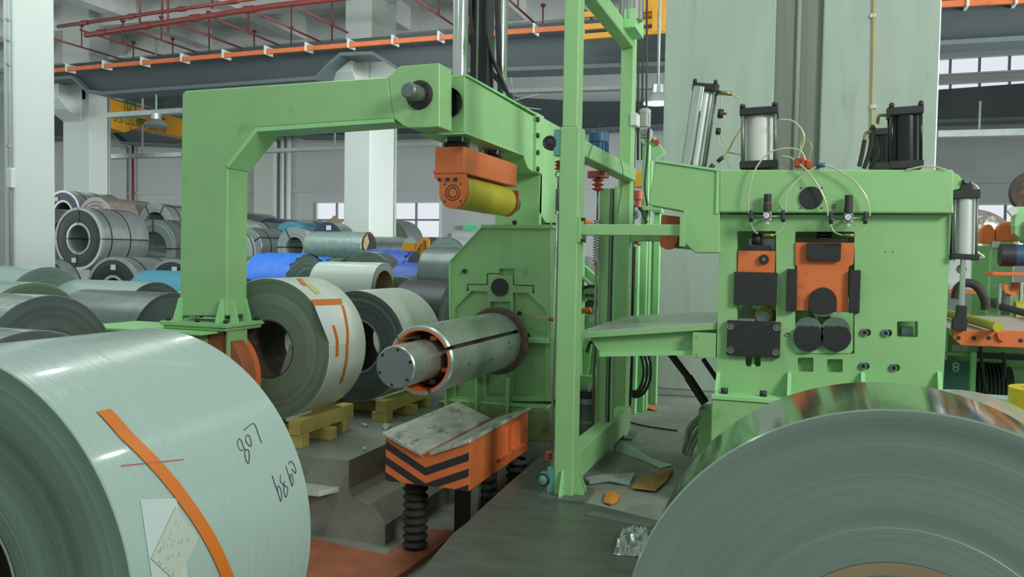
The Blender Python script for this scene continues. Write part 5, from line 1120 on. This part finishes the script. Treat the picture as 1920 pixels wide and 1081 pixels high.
# strut and cylinder below the entry table
st = part('support_strut', MB().cyl(PY(1255, 660, MYF+.9), PY(1290, 706, MYF+.9), .028, n=14), BLACK, t); part('strut_rod', MB().cyl(PY(1290, 706, MYF+.9), PY(1322, 755, MYF+.9), .035, n=14), BLACK, st)
st = part('support_strut', MB().cyl(PY(1318, 672, MYF+1.2), PY(1344, 710, MYF+1.2), .02, n=12), BLACK, t)
x0, x1, z0, z1 = RY(1312, 765, 1345, 800, MYF+.8); part('strut_bracket', MB().box(x0, x1+.1, MYF+.7, MYF+1., z0-.2, z1), GREEN, t)
# ================================================================ entry table
TYn, TYf = 5.62, 7.15
n0, n1, f0_, f1_ = PY(1085, 622, TYn), PY(1344, 604, TYn), PY(1172, 592, TYf), PY(1350, 583, TYf)
t = thing('entry_table', 'tilted green entry table with a bright steel top, between the gate and the mill stand', 'table', ((n0.x+n1.x)/2, (TYn+TYf)/2, n0.z-.3))
k_ = Vector((0, 0, -.012)); part('top_sheet', MB().hexa([n0, n1, f1_, f0_], [n0+k_, n1+k_, f1_+k_, f0_+k_]), SHEET, t)
k2 = Vector((0, 0, -.035)); nn0, nn1 = n0+k_, n1+k_
part('edge_channel', MB().hexa([nn0+Vector((0, .0, 0)), nn1, nn1+Vector((0, .08, 0)), nn0+Vector((0, .08, 0))], [nn0+k2, nn1+k2, nn1+k2+Vector((0, .08, 0)), nn0+k2+Vector((0, .08, 0))]), GREEN, t)
for yy in (TYn+.06, TYf-.1):
    ba, bb, bc, bd = PY(1101, 636, TYn+.06), PY(1350, 625, TYn+.06), PY(1350, 659, TYn+.06), PY(1126, 663, TYn+.06)
    part('side_beam', MB().prism([(p.x, p.z+.035) for p in (ba, bb)]+[(p.x, p.z) for p in (bc, bd)], yy, yy+.06, 'XZ'), GREEN, t, bevel=.003)
part('cross_beam', MB().box(bd.x, bd.x+.08, TYn+.1, TYf-.1, bd.z+.01, bd.z+.1), GREEN, t)
part('lower_edge', MB().bar((bd.x, TYn+.05, bd.z-.0), (bc.x, TYn+.05, bc.z), .07, .03), GREEN2, t)
x0, x1, z0, z1 = RY(1298, 624, 1342, 671, TYn-.03); hb_ = part('hinge_plate', MB().box(x0, x1, TYn-.03, TYn+.06, z0, z1), GREEN, t, bevel=.003)
for v in (633, 665): p = PY(1306, v, TYn-.03); part('plate_hole', MB().cyl(p-Vector((0, .002, 0)), p, .008, n=10), GREEND, hb_)
# ================================================================ right side background machinery
t = thing('orange_side_table', 'pale roller table with an orange side plate, right of the mill stand', 'table', (1.3, 6.5, .0))
OY = 5.65
o5 = lambda u, v, Y=OY: (PY(u, v, Y).x, PY(u, v, Y).z)
part('side_plate', MB().prism([o5(1786, 612), o5(1808, 600), o5(1813, 604), o5(1814, 619), o5(1990, 622), o5(1990, 655), o5(1802, 647), o5(1788, 634)], OY, OY+.05, 'XZ'), ORANGE, t, bevel=.003)
tz = o5(1850, 619)[1]; x0 = o5(1790, 619)[0]
part('table_bed', MB().box(x0, 2.4, OY+.05, OY+1.75, tz-.05, tz-.01), BELT, t)
for u in (1797, 1826, 1854, 1914): x, z = o5(u, 633 if u < 1900 else 638); part('plate_hole', MB().cyl((x, OY-.003, z), (x, OY, z), .013, n=12), BLACK, t)
part('latch', MB().prism([o5(1868, 623), o5(1886, 623), o5(1886, 634), o5(1880, 640), o5(1872, 636), o5(1868, 628)], OY-.02, OY-.001, 'XZ'), ORANGE, t, bevel=.002)
for (ua, va, ub, vb) in ((1770, 585, 1872, 613), (1850, 567, 1990, 605)):
    p, q_ = PZ(ua, va, tz+.03), PZ(ub, vb, tz+.03); part('hose_sleeve', MB().tube([p, q_], .03, 12), YELLOW if ua == 1770 else RUBBER, t)
for xx in (x0+.25, 2.1):
    for yy in ((OY+.1, OY+1.6) if xx == 2.1 else (OY+1.6,)): part('leg', MB().box(xx-.04, xx+.04, yy-.04, yy+.04, .0, tz-.05), GREEN, t)
# far frame plates
t = thing('exit_machine', 'tall green machine with rounded orange guards at the right edge', 'machine', (2.6, 8.6, 0))
RYY = 8.6
r5 = lambda u, v, Y=RYY: (PY(u, v, Y).x, PY(u, v, Y).z)
def rbox(u0_, v0_, u1_, v1_, Y0, Y1, nm, mat, lab=None, bv=.004): x0, x1, z0, z1 = RY(u0_, v0_, u1_, v1_, Y0); return part(nm, MB().box(x0, x1, Y0, Y1, z0, z1), mat, t, bevel=bv, label=lab)
rbox(1821, 460, 1856, 640, RYY+.3, RYY+.35, 'frame_panel', GREEN)
rbox(1857, 452, 1900, 560, RYY+.01, RYY+.08, 'frame_panel', GREEN2)
rbox(1850, 535, 1960, 720, RYY+.1, RYY+.2, 'frame_panel', GREEN)
for u0_, u1_, v0_, v1_ in ((1839, 1866, 420, 456), (1868, 1912, 415, 452)):
    x0, x1, z0, z1 = RY(u0_, v0_, u1_, v1_, RYY); wq = x1-x0
    part('rounded_guard', MB().prism([(x0, z0), (x0, z0+(z1-z0)*.4)]+[(x0+wq*.5-wq*.5*cos(pi*i/10), z0+(z1-z0)*.4+(z1-z0)*.6*sin(pi*i/10)) for i in range(1, 10)]+[(x1, z0+(z1-z0)*.4), (x1, z0)], RYY, RYY+.12, 'XZ'), ORANGEL, t, bevel=.01)
rbox(1903, 387, 1990, 425, RYY-.4, RYY-.25, 'upper_housing', GREEN2); x0, x1, z0, z1 = RY(1903, 425, 1990, 455, RYY-.4)
part('lower_housing', MB().prism([(x0, z1), (x1, z1), (x1, z0), (x0+.08, z0), (x0, z0+.08)], RYY-.4, RYY-.25, 'XZ'), GREEN, t)
p = PY(1912, 360, RYY-.1); part('wheel', MB().cyl(p+Vector((.12, -.06, 0)), p+Vector((.12, .06, 0)), .2, n=32), RUST, t)
p = PY(1895, 396, RYY-.45); part('lamp_arm', MB().bar(PY(1892, 400, RYY-.4), PY(1905, 392, RYY-.4), .06, .06), WHITE, t)
pm5 = PY(1882, 478, RYY-.4); mt5 = part('motor', MB().cyl(pm5, pm5+Vector((.5, 0, 0)), .095, n=28), BLUE, t, label='dark blue motor')
part('motor_cover', MB().cyl(pm5-Vector((.03, 0, 0)), pm5+Vector((.08, 0, 0)), .1, n=28), BLACK, mt5)
part('motor_mount', MB().box(pm5.x+.17, pm5.x+.3, pm5.y-.1, pm5.y+.1, pm5.z, pm5.z+.32), BLUE, mt5)
rbox(1861, 452, 1876, 464, RYY-.02, RYY, 'socket_box', WHITE)
x0, x1, z0, z1 = RY(1860, 511, 1990, 518, RYY-.6); part('orange_shelf', MB().box(x0, x1, RYY-.6, RYY-.3, z0, z1), ORANGEL, t, bevel=.006)
rbox(1872, 530, 1878, 592, RYY-.5, RYY-.46, 'guide_column', CHROME); rbox(1912, 528, 1918, 570, RYY-.5, RYY-.46, 'guide_column', CHROME)
rbox(1877, 545, 1896, 590, RYY-.3, RYY-.2, 'plate', STEELD); 
part('orange_lever', MB().prism([r5(1881, 534, RYY-.55), r5(1889, 532, RYY-.55), r5(1892, 545, RYY-.55), r5(1907, 548, RYY-.55), r5(1903, 556, RYY-.55), r5(1884, 548, RYY-.55)], RYY-.55, RYY-.52, 'XZ'), ORANGEL, t)
rbox(1896, 530, 1990, 552, RYY-.35, RYY-.3, 'red_panel', ORANGE)
for u, v, r_ in ((1915, 577, .06), (1915, 595, .05)): p = PY(u, v, RYY-.5); part('yellow_roller', MB().cyl(p-Vector((.05, 0, 0)), p+Vector((.6, 0, 0)), r_, n=20), YELLOW, t)
rbox(1778, 545, 1842, 551, RYY-.8, RYY-.75, 'orange_rail', ORANGEL); rbox(1778, 537, 1842, 544, RYY-.78, RYY-.3, 'rail_table', BELT)
hz5 = smooth_path([PY(u, v, RYY-1.2) for u, v in ((1791, 560), (1796, 540), (1812, 530), (1832, 537), (1846, 560), (1848, 580))], 6); part('bent_hose', MB().tube(hz5, .035, 12), RUBBER, t)
p = PY(1777, 560, RYY-1.2); 
# wrapped drum behind
p = PY(1822, 470, 9.8); t = thing('wrapped_reel', 'large brown wrapped reel behind the hanging cylinder', 'reel', (p.x, p.y, 0))
part('reel_disc', MB().rev([(9.8, .12), (9.8, .42), (9.82, .45), (10.1, .45)], (p.x, 0, p.z), 'Y', 40), BROWNF, t)
part('reel_hub', MB().rev([(9.76, .05), (9.76, .2), (9.81, .2)], (p.x-.1, 0, p.z-.2), 'Y', 32), WHITE, t)
part('reel_stand', MB().box(p.x-.3, p.x+.3, 9.83, 10.1, .0, p.z-.42), STEELD, t)
# lower right: motor, frame, box with yellow tape roll
t = thing('teal_drive_unit', 'teal motor on a green base behind the right foot of the mill stand', 'motor', (1.35, 6.7, 0))
p = PY(1788, 722, 6.7); q_ = p+Vector((.38, 0, 0))
part('motor_body', MB().cyl(p-Vector((.25, 0, 0)), p+Vector((.11, 0, 0)), .19, n=36), TEAL, t)
mf = MB(); [mf.cyl(p+Vector((.13+.025*i, 0, 0)), p+Vector((.14+.025*i, 0, 0)), .19, n=28) for i in range(8)]; mf.cyl(p+Vector((.11, 0, 0)), p+Vector((.36, 0, 0)), .165, n=28); part('cooling_fins', mf, pmat('dark_teal', (54, 74, 72), .5), t)
for v in (688, 695): s5 = PY(1792, v-4, 6.5); part('white_sticker', MB().rev([(-.002, .012), (-.003, .02), (0, .022)], (s5.x, 6.5, s5.z), 'Y', 16), WHITE, t)
part('base', MB().box(p.x-.4, p.x+.55, 6.45, 7.1, .0, p.z-.19), GREEN, t)
t = thing('post_frame', 'slim green post frame under the orange sided table', 'frame', (1.5, 6.4, 0))
x0, x1, z0, z1 = RY(1819, 660, 1829, 790, 6.3); part('post', MB().box(x0, x1, 6.3, 6.36, 0, z1), GREEN2, t)
x0, x1, z0, z1 = RY(1768, 661, 1826, 667, 6.35); part('rail', MB().box(x0-.2, x1, 6.36, 6.42, z0, z1), GREEN, t)
x0, x1, z0, z1 = RY(1790, 648, 1817, 660, 6.4); part('white_box', MB().box(x0, x1, 6.43, 6.5, z0, z1), WHITE, t)
x0, x1, z0, z1 = RY(1820, 665, 1990, 675, 6.5); part('dark_beam', MB().box(x0, x1, 6.5, 6.6, z0, z1), BLACK, t)
x0, x1, z0, z1 = RY(1775, 640, 1990, 800, 7.4); part('back_panel', MB().box(x0, x1, 7.4, 7.45, 0, z1), GREEN, t)
x0, x1, z0, z1 = RY(1845, 690, 1950, 750, 7.); part('gear_box', MB().box(x0, x1, 6.9, 7.2, z0-.3, z1), GREEN, t)
for cc in (((1838, 650), (1842, 690), (1848, 730), (1858, 755)), ((1880, 660), (1884, 690), (1880, 715))): part('cable', MB().tube(smooth_path([PY(u, v, 6.4) for u, v in cc], 5), .012), RUBBER, t)
p = PY(1895, 835, 4.2); 
t = thing('grey_cabinet', 'pale blue grey cabinet at the right edge below the yellow tape roll', 'cabinet', PY(1920, 900, 4.4))
x0 = PY(1866, 780, 4.3).x; zt5 = PY(1900, 772, 4.35).z
part('cabinet_body', MB().box(x0, x0+.7, 4.3, 4.9, 0, zt5), pmat('pale_blue_paint', (150, 178, 176), .45), t, bevel=.01)
OFF[t.name]
cx_, cy_ = x0+.25, 4.5
tr = single('tape_roll', MB().rev([(zt5+.001, .1), (zt5+.001, .155), (zt5+.1, .155), (zt5+.1, .1), (zt5+.001, .1)], (cx_, cy_, 0), 'Z', 48), pmat('yellow_tape_roll', (214, 196, 34), .3, var=.04), 'yellow tape roll standing on the pale cabinet at the right edge', 'tape')
part('tape_core', MB().rev([(zt5+.003, .1), (zt5+.1, .1), (zt5+.1, .092), (zt5+.003, .092)], (cx_, cy_, 0), 'Z', 40), CARD, tr)
single('orange_scrap', MB().box(x0+.08, x0+.16, 4.33, 4.37, zt5+.001, zt5+.006), ORANGEL, 'small orange tape scrap on the front edge of the pale cabinet', 'scrap')
# plastic sheet lump behind the right coil
p = PZ(1880, 812, 1.05); 
# ================================================================ machinery seen through the gate
C = lambda u, v, Y: PY(u, v, Y)
def cbox(t, u0_, v0_, u1_, v1_, Y0, Y1, nm, mat, lab=None, bv=.004, z0=None):
    x0, x1, z0_, z1 = RY(u0_, v0_, u1_, v1_, Y0); return part(nm, MB().box(x0, x1, Y0, Y1, z0_ if z0 is None else z0, z1), mat, t, bevel=bv, label=lab)
t = thing('lifting_column', 'slim light green column with a grey gear motor on top, seen past the gate', 'machine', C(1205, 640, 8.8))
t.location.z = 0; OFF[t.name] = Vector(t.location)
cbox(t, 1201, 270, 1214, 600, 8.8, 8.9, 'column', GREEN2, z0=0.)
cbox(t, 1214, 300, 1219, 600, 8.85, 8.95, 'column_rail', GREEN, z0=0.)
cbox(t, 1199, 238, 1218, 258, 8.75, 8.95, 'gear_case', GREY, bv=.012); p = C(1208, 248, 8.74); part('gear_hub', MB().rev([(-.02, .001), (-.02, .03), (0, .035)], p, 'Y', 20), STEELD, t)
p = C(1209, 238, 8.85); gm = part('gear_motor', MB().cyl(p, p+Vector((0, 0, .15)), .06, n=24), GREY, t); part('motor_cap', MB().rev([(.15, .064), (.18, .064), (.2, .045), (.2, .001)], p, 'Z', 24), GREY, gm)
for k in range(10): a = 2*pi*k/10; part('cooling_fin', MB().box(p.x+cos(a)*.062-.003, p.x+cos(a)*.062+.003, p.y+sin(a)*.062-.003, p.y+sin(a)*.062+.003, p.z+.01, p.z+.14), GREY, gm)
part('funnel_plate', MB().prism([(C(1200, 258, 8.8).x, C(1200, 258, 8.8).z), (C(1218, 258, 8.8).x, C(1218, 258, 8.8).z), (C(1212, 271, 8.8).x, C(1212, 271, 8.8).z), (C(1206, 271, 8.8).x, C(1206, 271, 8.8).z)], 8.78, 8.9, 'XZ'), GREEN, t)
part('cable', MB().tube(smooth_path([C(u, v, 8.75) for u, v in ((1217, 240), (1213, 300), (1209, 350), (1214, 390), (1210, 420))], 5), .013), RUBBER, t)
part('cable', MB().tube(smooth_path([C(u, v, 8.7) for u, v in ((1198, 385), (1206, 400), (1213, 418))], 5), .018), RUBBER, t)
cbox(t, 1196, 386, 1240, 394, 8.7, 8.8, 'bracket', GREEN2); cbox(t, 1190, 460, 1196, 600, 8.6, 8.7, 'side_post', GREEN2, z0=0.)
LC = t
t = thing('angled_stand', 'light green stand with a bent head and orange knobs beside the concrete pier', 'stand', C(1232, 600, 9.3)); t.location.z = 0; OFF[t.name] = Vector(t.location)
cbox(t, 1226, 300, 1237, 600, 9.3, 9.4, 'post', GREEN2, z0=0.)
part('bent_head', MB().bar(C(1219, 262, 9.3), C(1239, 292, 9.3), .12, .12, (0, 1, 0)), GREEN2, t)
for u, v in ((1223, 262), (1233, 268)): p = C(u, v, 9.25); part('orange_knob', MB().cyl(p, p+Vector((0, -.08, 0)), .028, n=14), INSUL, t)
cbox(t, 1222, 392, 1240, 398, 9.2, 9.4, 'cross_plate', GREEN); cbox(t, 1219, 455, 1224, 600, 9.35, 9.4, 'side_plate', GREEN, z0=0.)
t = thing('blue_filter', 'small bright blue air filter beside the light green column', 'filter', C(1188, 385, 8.6)); p = C(1188, 386, 8.6)
part('filter_bowl', MB().rev([(0, .001), (0, .03), (.12, .034), (.15, .02), (.16, .001)], p, 'Z', 20), BLUEB, t); part('filter_pipe', MB().cyl(p+Vector((0, 0, -.9)), p, .015, n=8), STEELD, t)
p = C(1196, 388, 8.6); part('orange_valve', MB().rev([(0, .001), (0, .035), (.07, .035), (.08, .05), (.17, .05), (.18, .02)], p, 'Z', 18), INSUL, LC)
p = C(1189, 402, 8.5); part('pulley_wheel', MB().rev([(-.05, .02), (-.05, .045), (-.03, .05), (.03, .05), (.03, .001)], p, 'Y', 24), STEELD, LC)
t = thing('exit_bridle', 'low green roll frame with bolted bearing blocks behind the gate posts', 'machine', C(1105, 700, 8.3)); t.location.z = 0; OFF[t.name] = Vector(t.location)
cbox(t, 1092, 545, 1127, 562, 8.2, 8.6, 'bearing_bar', GREEN2); cbox(t, 1094, 535, 1126, 552, 8.15, 8.25, 'bearing_block', GREEN2)
for u in (1103, 1112): p = C(u, 553, 8.2); bolt((p.x, 8.15, p.z), .02, .02, t)
part('arched_cover', MB().bar(C(1090, 505, 8.4), C(1124, 535, 8.4), .12, .1, (0, 1, 0)), GREEN2, t)
part('sheet_guard', MB().bar(C(1095, 520, 8.2), C(1118, 545, 8.2), .02, .14, (0, 1, 0)), GALV, t)
cbox(t, 1092, 590, 1116, 730, 8.3, 8.4, 'frame_plate', GREEN, z0=.02); part('slant_plate', MB().prism([(C(u, v, 8.2).x, C(u, v, 8.2).z) for u, v in ((1096, 625), (1110, 640), (1100, 720), (1090, 720))], 8.2, 8.22, 'XZ'), GREEN2, t)
cbox(t, 1088, 705, 1125, 735, 8.0, 8.1, 'lower_beam', GREEN, z0=.0)
part('orange_handle', MB().cyl(C(1090, 583, 8.1), C(1108, 580, 8.1), .03, n=12), ORANGEL, t)
for cc in (((1092, 540), (1112, 536), (1124, 552), (1127, 570)), ((1100, 660), (1108, 640), (1118, 655), (1120, 690)), ((1095, 710), (1110, 720), (1118, 745), (1120, 770))): part('cable', MB().tube(smooth_path([C(u, v, 8.1) for u, v in cc], 5), .016), RUBBER, t)
single('plastic_bag', MB().add([C(1116, 560, 8.0), C(1108, 590, 8.0), C(1104, 605, 8.0), C(1114, 616, 8.0), C(1126, 606, 8.0), C(1122, 585, 8.0), C(1112, 600, 7.85), C(1114, 585, 7.9)], [(0, 1, 7), (1, 2, 6, 7), (2, 3, 6), (3, 4, 6), (4, 5, 7, 6), (5, 0, 7), (0, 5, 4, 3, 2, 1)], 0, True), PLASTIC, 'translucent plastic bag hanging beside the bearing blocks', 'bag')
t = thing('pump_unit', 'dark grey pump motor on the floor behind the front gate post', 'pump', C(1098, 790, 7.9)); t.location.z = 0; OFF[t.name] = Vector(t.location)
p = C(1100, 780, 7.6); p.z = 0
part('pump_body', MB().rev([(.0, .15), (.1, .15), (.12, .12), (.26, .12), (.28, .13), (.33, .12), (.34, .001)], p, 'Z', 28), STEELD, t); part('pump_cap', MB().rev([(.34, .09), (.4, .085), (.41, .001)], p, 'Z', 24), BLACK, t)
part('cable', MB().tube(smooth_path([p+Vector((.02, -.05, .38)), p+Vector((.1, -.1, .5)), p+Vector((.2, -.1, .3)), p+Vector((.26, -.1, .02))], 6), .012), WHITE, t)
t = thing('side_motor', 'small grey motor behind the bottom beam of the gate', 'motor', C(1110, 822, 7.)); p = C(1112, 822, 7.); p.z = .08; t.location.z = 0; OFF[t.name] = Vector(t.location)
part('motor_body', MB().cyl(p-Vector((.08, 0, 0)), p+Vector((.1, 0, 0)), .07, n=20), BLACK, t)
# coils and tarps beyond the gate
cpx('dark coil end seen between the gate posts next to a crumpled sack', 1086, 480, 12.5, 'Y', .5, .6, DGREY, FACES, R=.14)
cpx('wrapped grey coil low behind the gate posts', 1130, 512, 11.5, 'X', .9, .4, FILMT, FACE, R=.42)
cpx('dark coil end behind the rear gate post', 1146, 545, 10., 'Y', .6, .5, DBLACK, FACEK, R=.44)
rnd = random.Random(5); b = MB(); p = C(1116, 514, 11.2); b.sphere(p, .19, 14, (1.2, .8, .75))
b.v = [v+Vector((rnd.uniform(-.03, .03), rnd.uniform(-.03, .03), rnd.uniform(-.03, .03))) for v in b.v]
single('crumpled_sack', b, pmat('olive_sack', (140, 134, 112), .8, bump=.8, bscale=10, var=.3), 'crumpled olive sack on the wrapped coil behind the gate', 'sack')
cpx('brown ended coil beside the pier between the light green posts', 1222, 452, 11.6, 'Y', .5, .3, DGREY, RUST, R=.45)
p = C(1180, 470, 12.); single('wrapped_pole_bundle', MB().tube(smooth_path([(p.x+.35, p.y, 0.01), (p.x+.33, p.y, .8), (p.x+.28, p.y, 1.5), (p.x+.25, p.y, 2.1)], 4), .1), BROWNF, 'tall brown plastic wrapped bundle behind the light green column', 'bundle')
x0, x1, z0, z1 = RY(1146, 452, 1155, 470, 12.6); t = single('yellow_drum', MB().cyl(((x0+x1)/2, 12.6, 0), ((x0+x1)/2, 12.6, z1), .06, n=16), BLACK, 'slim black post with a yellow top behind the rear gate post', 'post'); part('yellow_cap', MB().cyl(((x0+x1)/2, 12.6, z0), ((x0+x1)/2, 12.6, z1+.01), .065, n=16), YPAINT, t)
p = C(1194, 458, 9.); part('red_bottle', MB().rev([(0, .001), (0, .035), (.12, .035), (.15, .015), (.17, .001)], p, 'Z', 16), RED, LC)  # small red bottle, parented to the column but no part of it
# orange gun like lever on cross bar
p = C(1094, 416, 5.5); single('orange_tool', MB().hexa([C(1095, 412, 5.47), C(1112, 414, 5.47), C(1112, 420, 5.47), C(1096, 419, 5.47)], [C(1095, 412, 5.51), C(1112, 414, 5.51), C(1112, 420, 5.51), C(1096, 419, 5.51)]), ORANGEL, 'bright orange handle lying on the cross bar beside the front gate post', 'handle', bevel=.004)
# ================================================================ floor litter
def flat(px, nm, mat, lab, cat, th=.006, z=.001, seed=0, lift=.0):
    rnd = random.Random(seed); pts = [PZ(u, v, z) for u, v in px]; c = sum(pts, Vector())/len(pts)
    n = len(pts); vs = [p+Vector((0, 0, lift*rnd.random())) for p in pts]+[c+Vector((0, 0, lift*.8+.004))]+[p+Vector((0, 0, th)) for p in [q_+Vector((0, 0, lift*rnd.random())) for q_ in pts]]+[c+Vector((0, 0, lift+th+.004))]
    fs = [(i, (i+1) % n, n) for i in range(n)]+[(n+1+i, 2*n+1, n+1+(i+1) % n) for i in range(n)]+[(i, n+1+i, n+1+(i+1) % n, (i+1) % n) for i in range(n)]
    return single(nm, MB().add(vs, fs), mat, lab, cat)
flat([(1135, 928), (1150, 924), (1162, 932), (1158, 942), (1145, 949), (1132, 944)], 'orange_rag', pmat('orange_cloth', (200, 128, 50), .85, bump=.4), 'small orange rag on the concrete right of the front gate post', 'rag', lift=.02, seed=1)
flat([(1184, 919), (1200, 900), (1235, 888), (1262, 884), (1250, 905), (1228, 925), (1205, 922)], 'cardboard_sheet', pmat('brown_cardboard', (150, 118, 66), .85, bump=.3), 'crumpled brown cardboard near the left edge of the mirror bright coil', 'cardboard', lift=.03, seed=2)
flat([(1178, 756), (1200, 758), (1232, 764), (1230, 771), (1205, 766), (1180, 764)], 'orange_strip', ORANGEL, 'flat orange cloth strip on the floor beyond the gate', 'cloth', lift=.02, seed=3)
flat([(1096, 905), (1115, 893), (1150, 900), (1190, 893), (1180, 912), (1140, 906), (1105, 910)], 'plastic_sheet', PLASTIC, 'crumpled clear plastic sheet lying behind the gate foot', 'plastic', lift=.05, seed=4)
flat([(1165, 880-55), (1235, 868), (1262, 872), (1238, 878), (1190, 858), (1150, 845)], 'metal_strip', GALV, 'pale metal strip lying beyond the bottom beam of the gate', 'strip', lift=.0, seed=5)
def crumple(px, nm, mat, lab, cat, h=.06, n=14, seed=0):
    rnd = random.Random(seed); c = [PZ(u, v, .016) for u, v in px]; vs = []
    for i in range(n+1):
        for j in range(n+1):
            s_, t_ = i/n, j/n; p = (c[0]*(1-s_)+c[1]*s_)*(1-t_)+(c[3]*(1-s_)+c[2]*s_)*t_
            e = rnd.random()*h*(1 if 0 < i < n and 0 < j < n else .1); vs.append(p+Vector((rnd.uniform(-.01, .01), rnd.uniform(-.01, .01), e)))
    return single(nm, MB().add(vs, [(i*(n+1)+j, (i+1)*(n+1)+j, (i+1)*(n+1)+j+1, i*(n+1)+j+1) for i in range(n) for j in range(n)]), mat, lab, cat)
crumple([(1165, 1000), (1215, 992), (1215, 1045), (1150, 1040)], 'plastic_wrap', PLASTIC, 'shiny crumpled clear wrap on the floor plate against the mirror bright coil', 'plastic', seed=8)
p0, p1_ = PZ(1104, 962, .015), PZ(1222, 985, .015); single('joint_strip', MB().bar(p0, p1_, .1, .01), STEELD, 'rough grey metal strip along the floor plate edge right of the gate foot', 'strip')
p = PZ(1214, 709); t = thing('drink_bottle', 'small clear bottle with a green label lying by the foot of the pier', 'bottle', p)
OFFp = p+Vector((0, 0, .035)); part('bottle_body', MB().cyl(OFFp-Vector((.1, 0, 0)), OFFp+Vector((.08, 0, 0)), .035, n=16), WHITE, t); part('bottle_label', MB().cyl(OFFp-Vector((.05, 0, 0)), OFFp+Vector((.01, 0, 0)), .036, n=16), pmat('green_label', (40, 150, 70), .5), t)
flat([(1191, 704), (1212, 698), (1222, 700), (1204, 708)], 'foam_block', WHITE, 'white foam offcut next to the drink bottle', 'foam', th=.04, seed=6)
flat([(1180, 740), (1192, 727), (1200, 733), (1182, 748)], 'metal_offcut', GALV, 'grey metal offcut lying on the floor behind the rear gate post', 'offcut', th=.03)
b = MB(); rnd = random.Random(11)
for i in range(34):
    u, v = rnd.uniform(1182, 1300), rnd.uniform(780, 860); p = PZ(u, v, .004); a = rnd.uniform(0, pi); L_ = rnd.uniform(.03, .12); b.bar(p, p+Vector((cos(a)*L_, sin(a)*L_, 0)), .004, .003)
o = single('scrap_slivers', b, WHITE, 'scattered thin white slivers on the concrete floor beyond the gate', 'scrap'); o['kind'] = 'stuff'
single('floor_cable', MB().tube(smooth_path([PZ(u, v, .01) for u, v in ((1180, 790), (1200, 796), (1235, 802), (1270, 807))], 5), .008), RUBBER, 'black cable lying on the concrete beyond the gate', 'cable')
single('floor_joint', MB().tube([PZ(1180, 738, .002), PZ(1330, 744, .002)], .006), RUBBER, 'dark straight joint line in the concrete floor before the pier', 'joint')
for i, cc in enumerate((((1318, 783), (1300, 800), (1290, 820), (1282, 845), (1290, 852)), ((1322, 788), (1308, 806), (1296, 826), (1288, 850)), ((1322, 795), (1312, 815), (1300, 835), (1292, 856)), ((1312, 780), (1292, 800), (1285, 830)))):
    single('rope', MB().tube(smooth_path([PY(u, v, 6.6-.1*i) for u, v in cc], 6), .016), pmat('rope_%d' % i, (150, 150, 130), .8), ('outermost', 'second', 'third', 'innermost')[i]+' of the pale grey hoses draped beside the mill stand foot', 'hose', 'draped pale hoses')
for sn, cc in zip(('farthest left', 'open curled', 'smallest, nearest'), (((677, 797), (682, 794), (690, 799), (683, 801)), ((716, 800), (722, 794), (733, 800), (722, 808)), ((679, 841), (686, 839), (687, 844), (681, 845)))):
    flat(list(cc), 'rubble_scrap', CREAM, sn+' scrap lying on the concrete block beside the timber skid', 'scrap', lift=.02, th=.004)
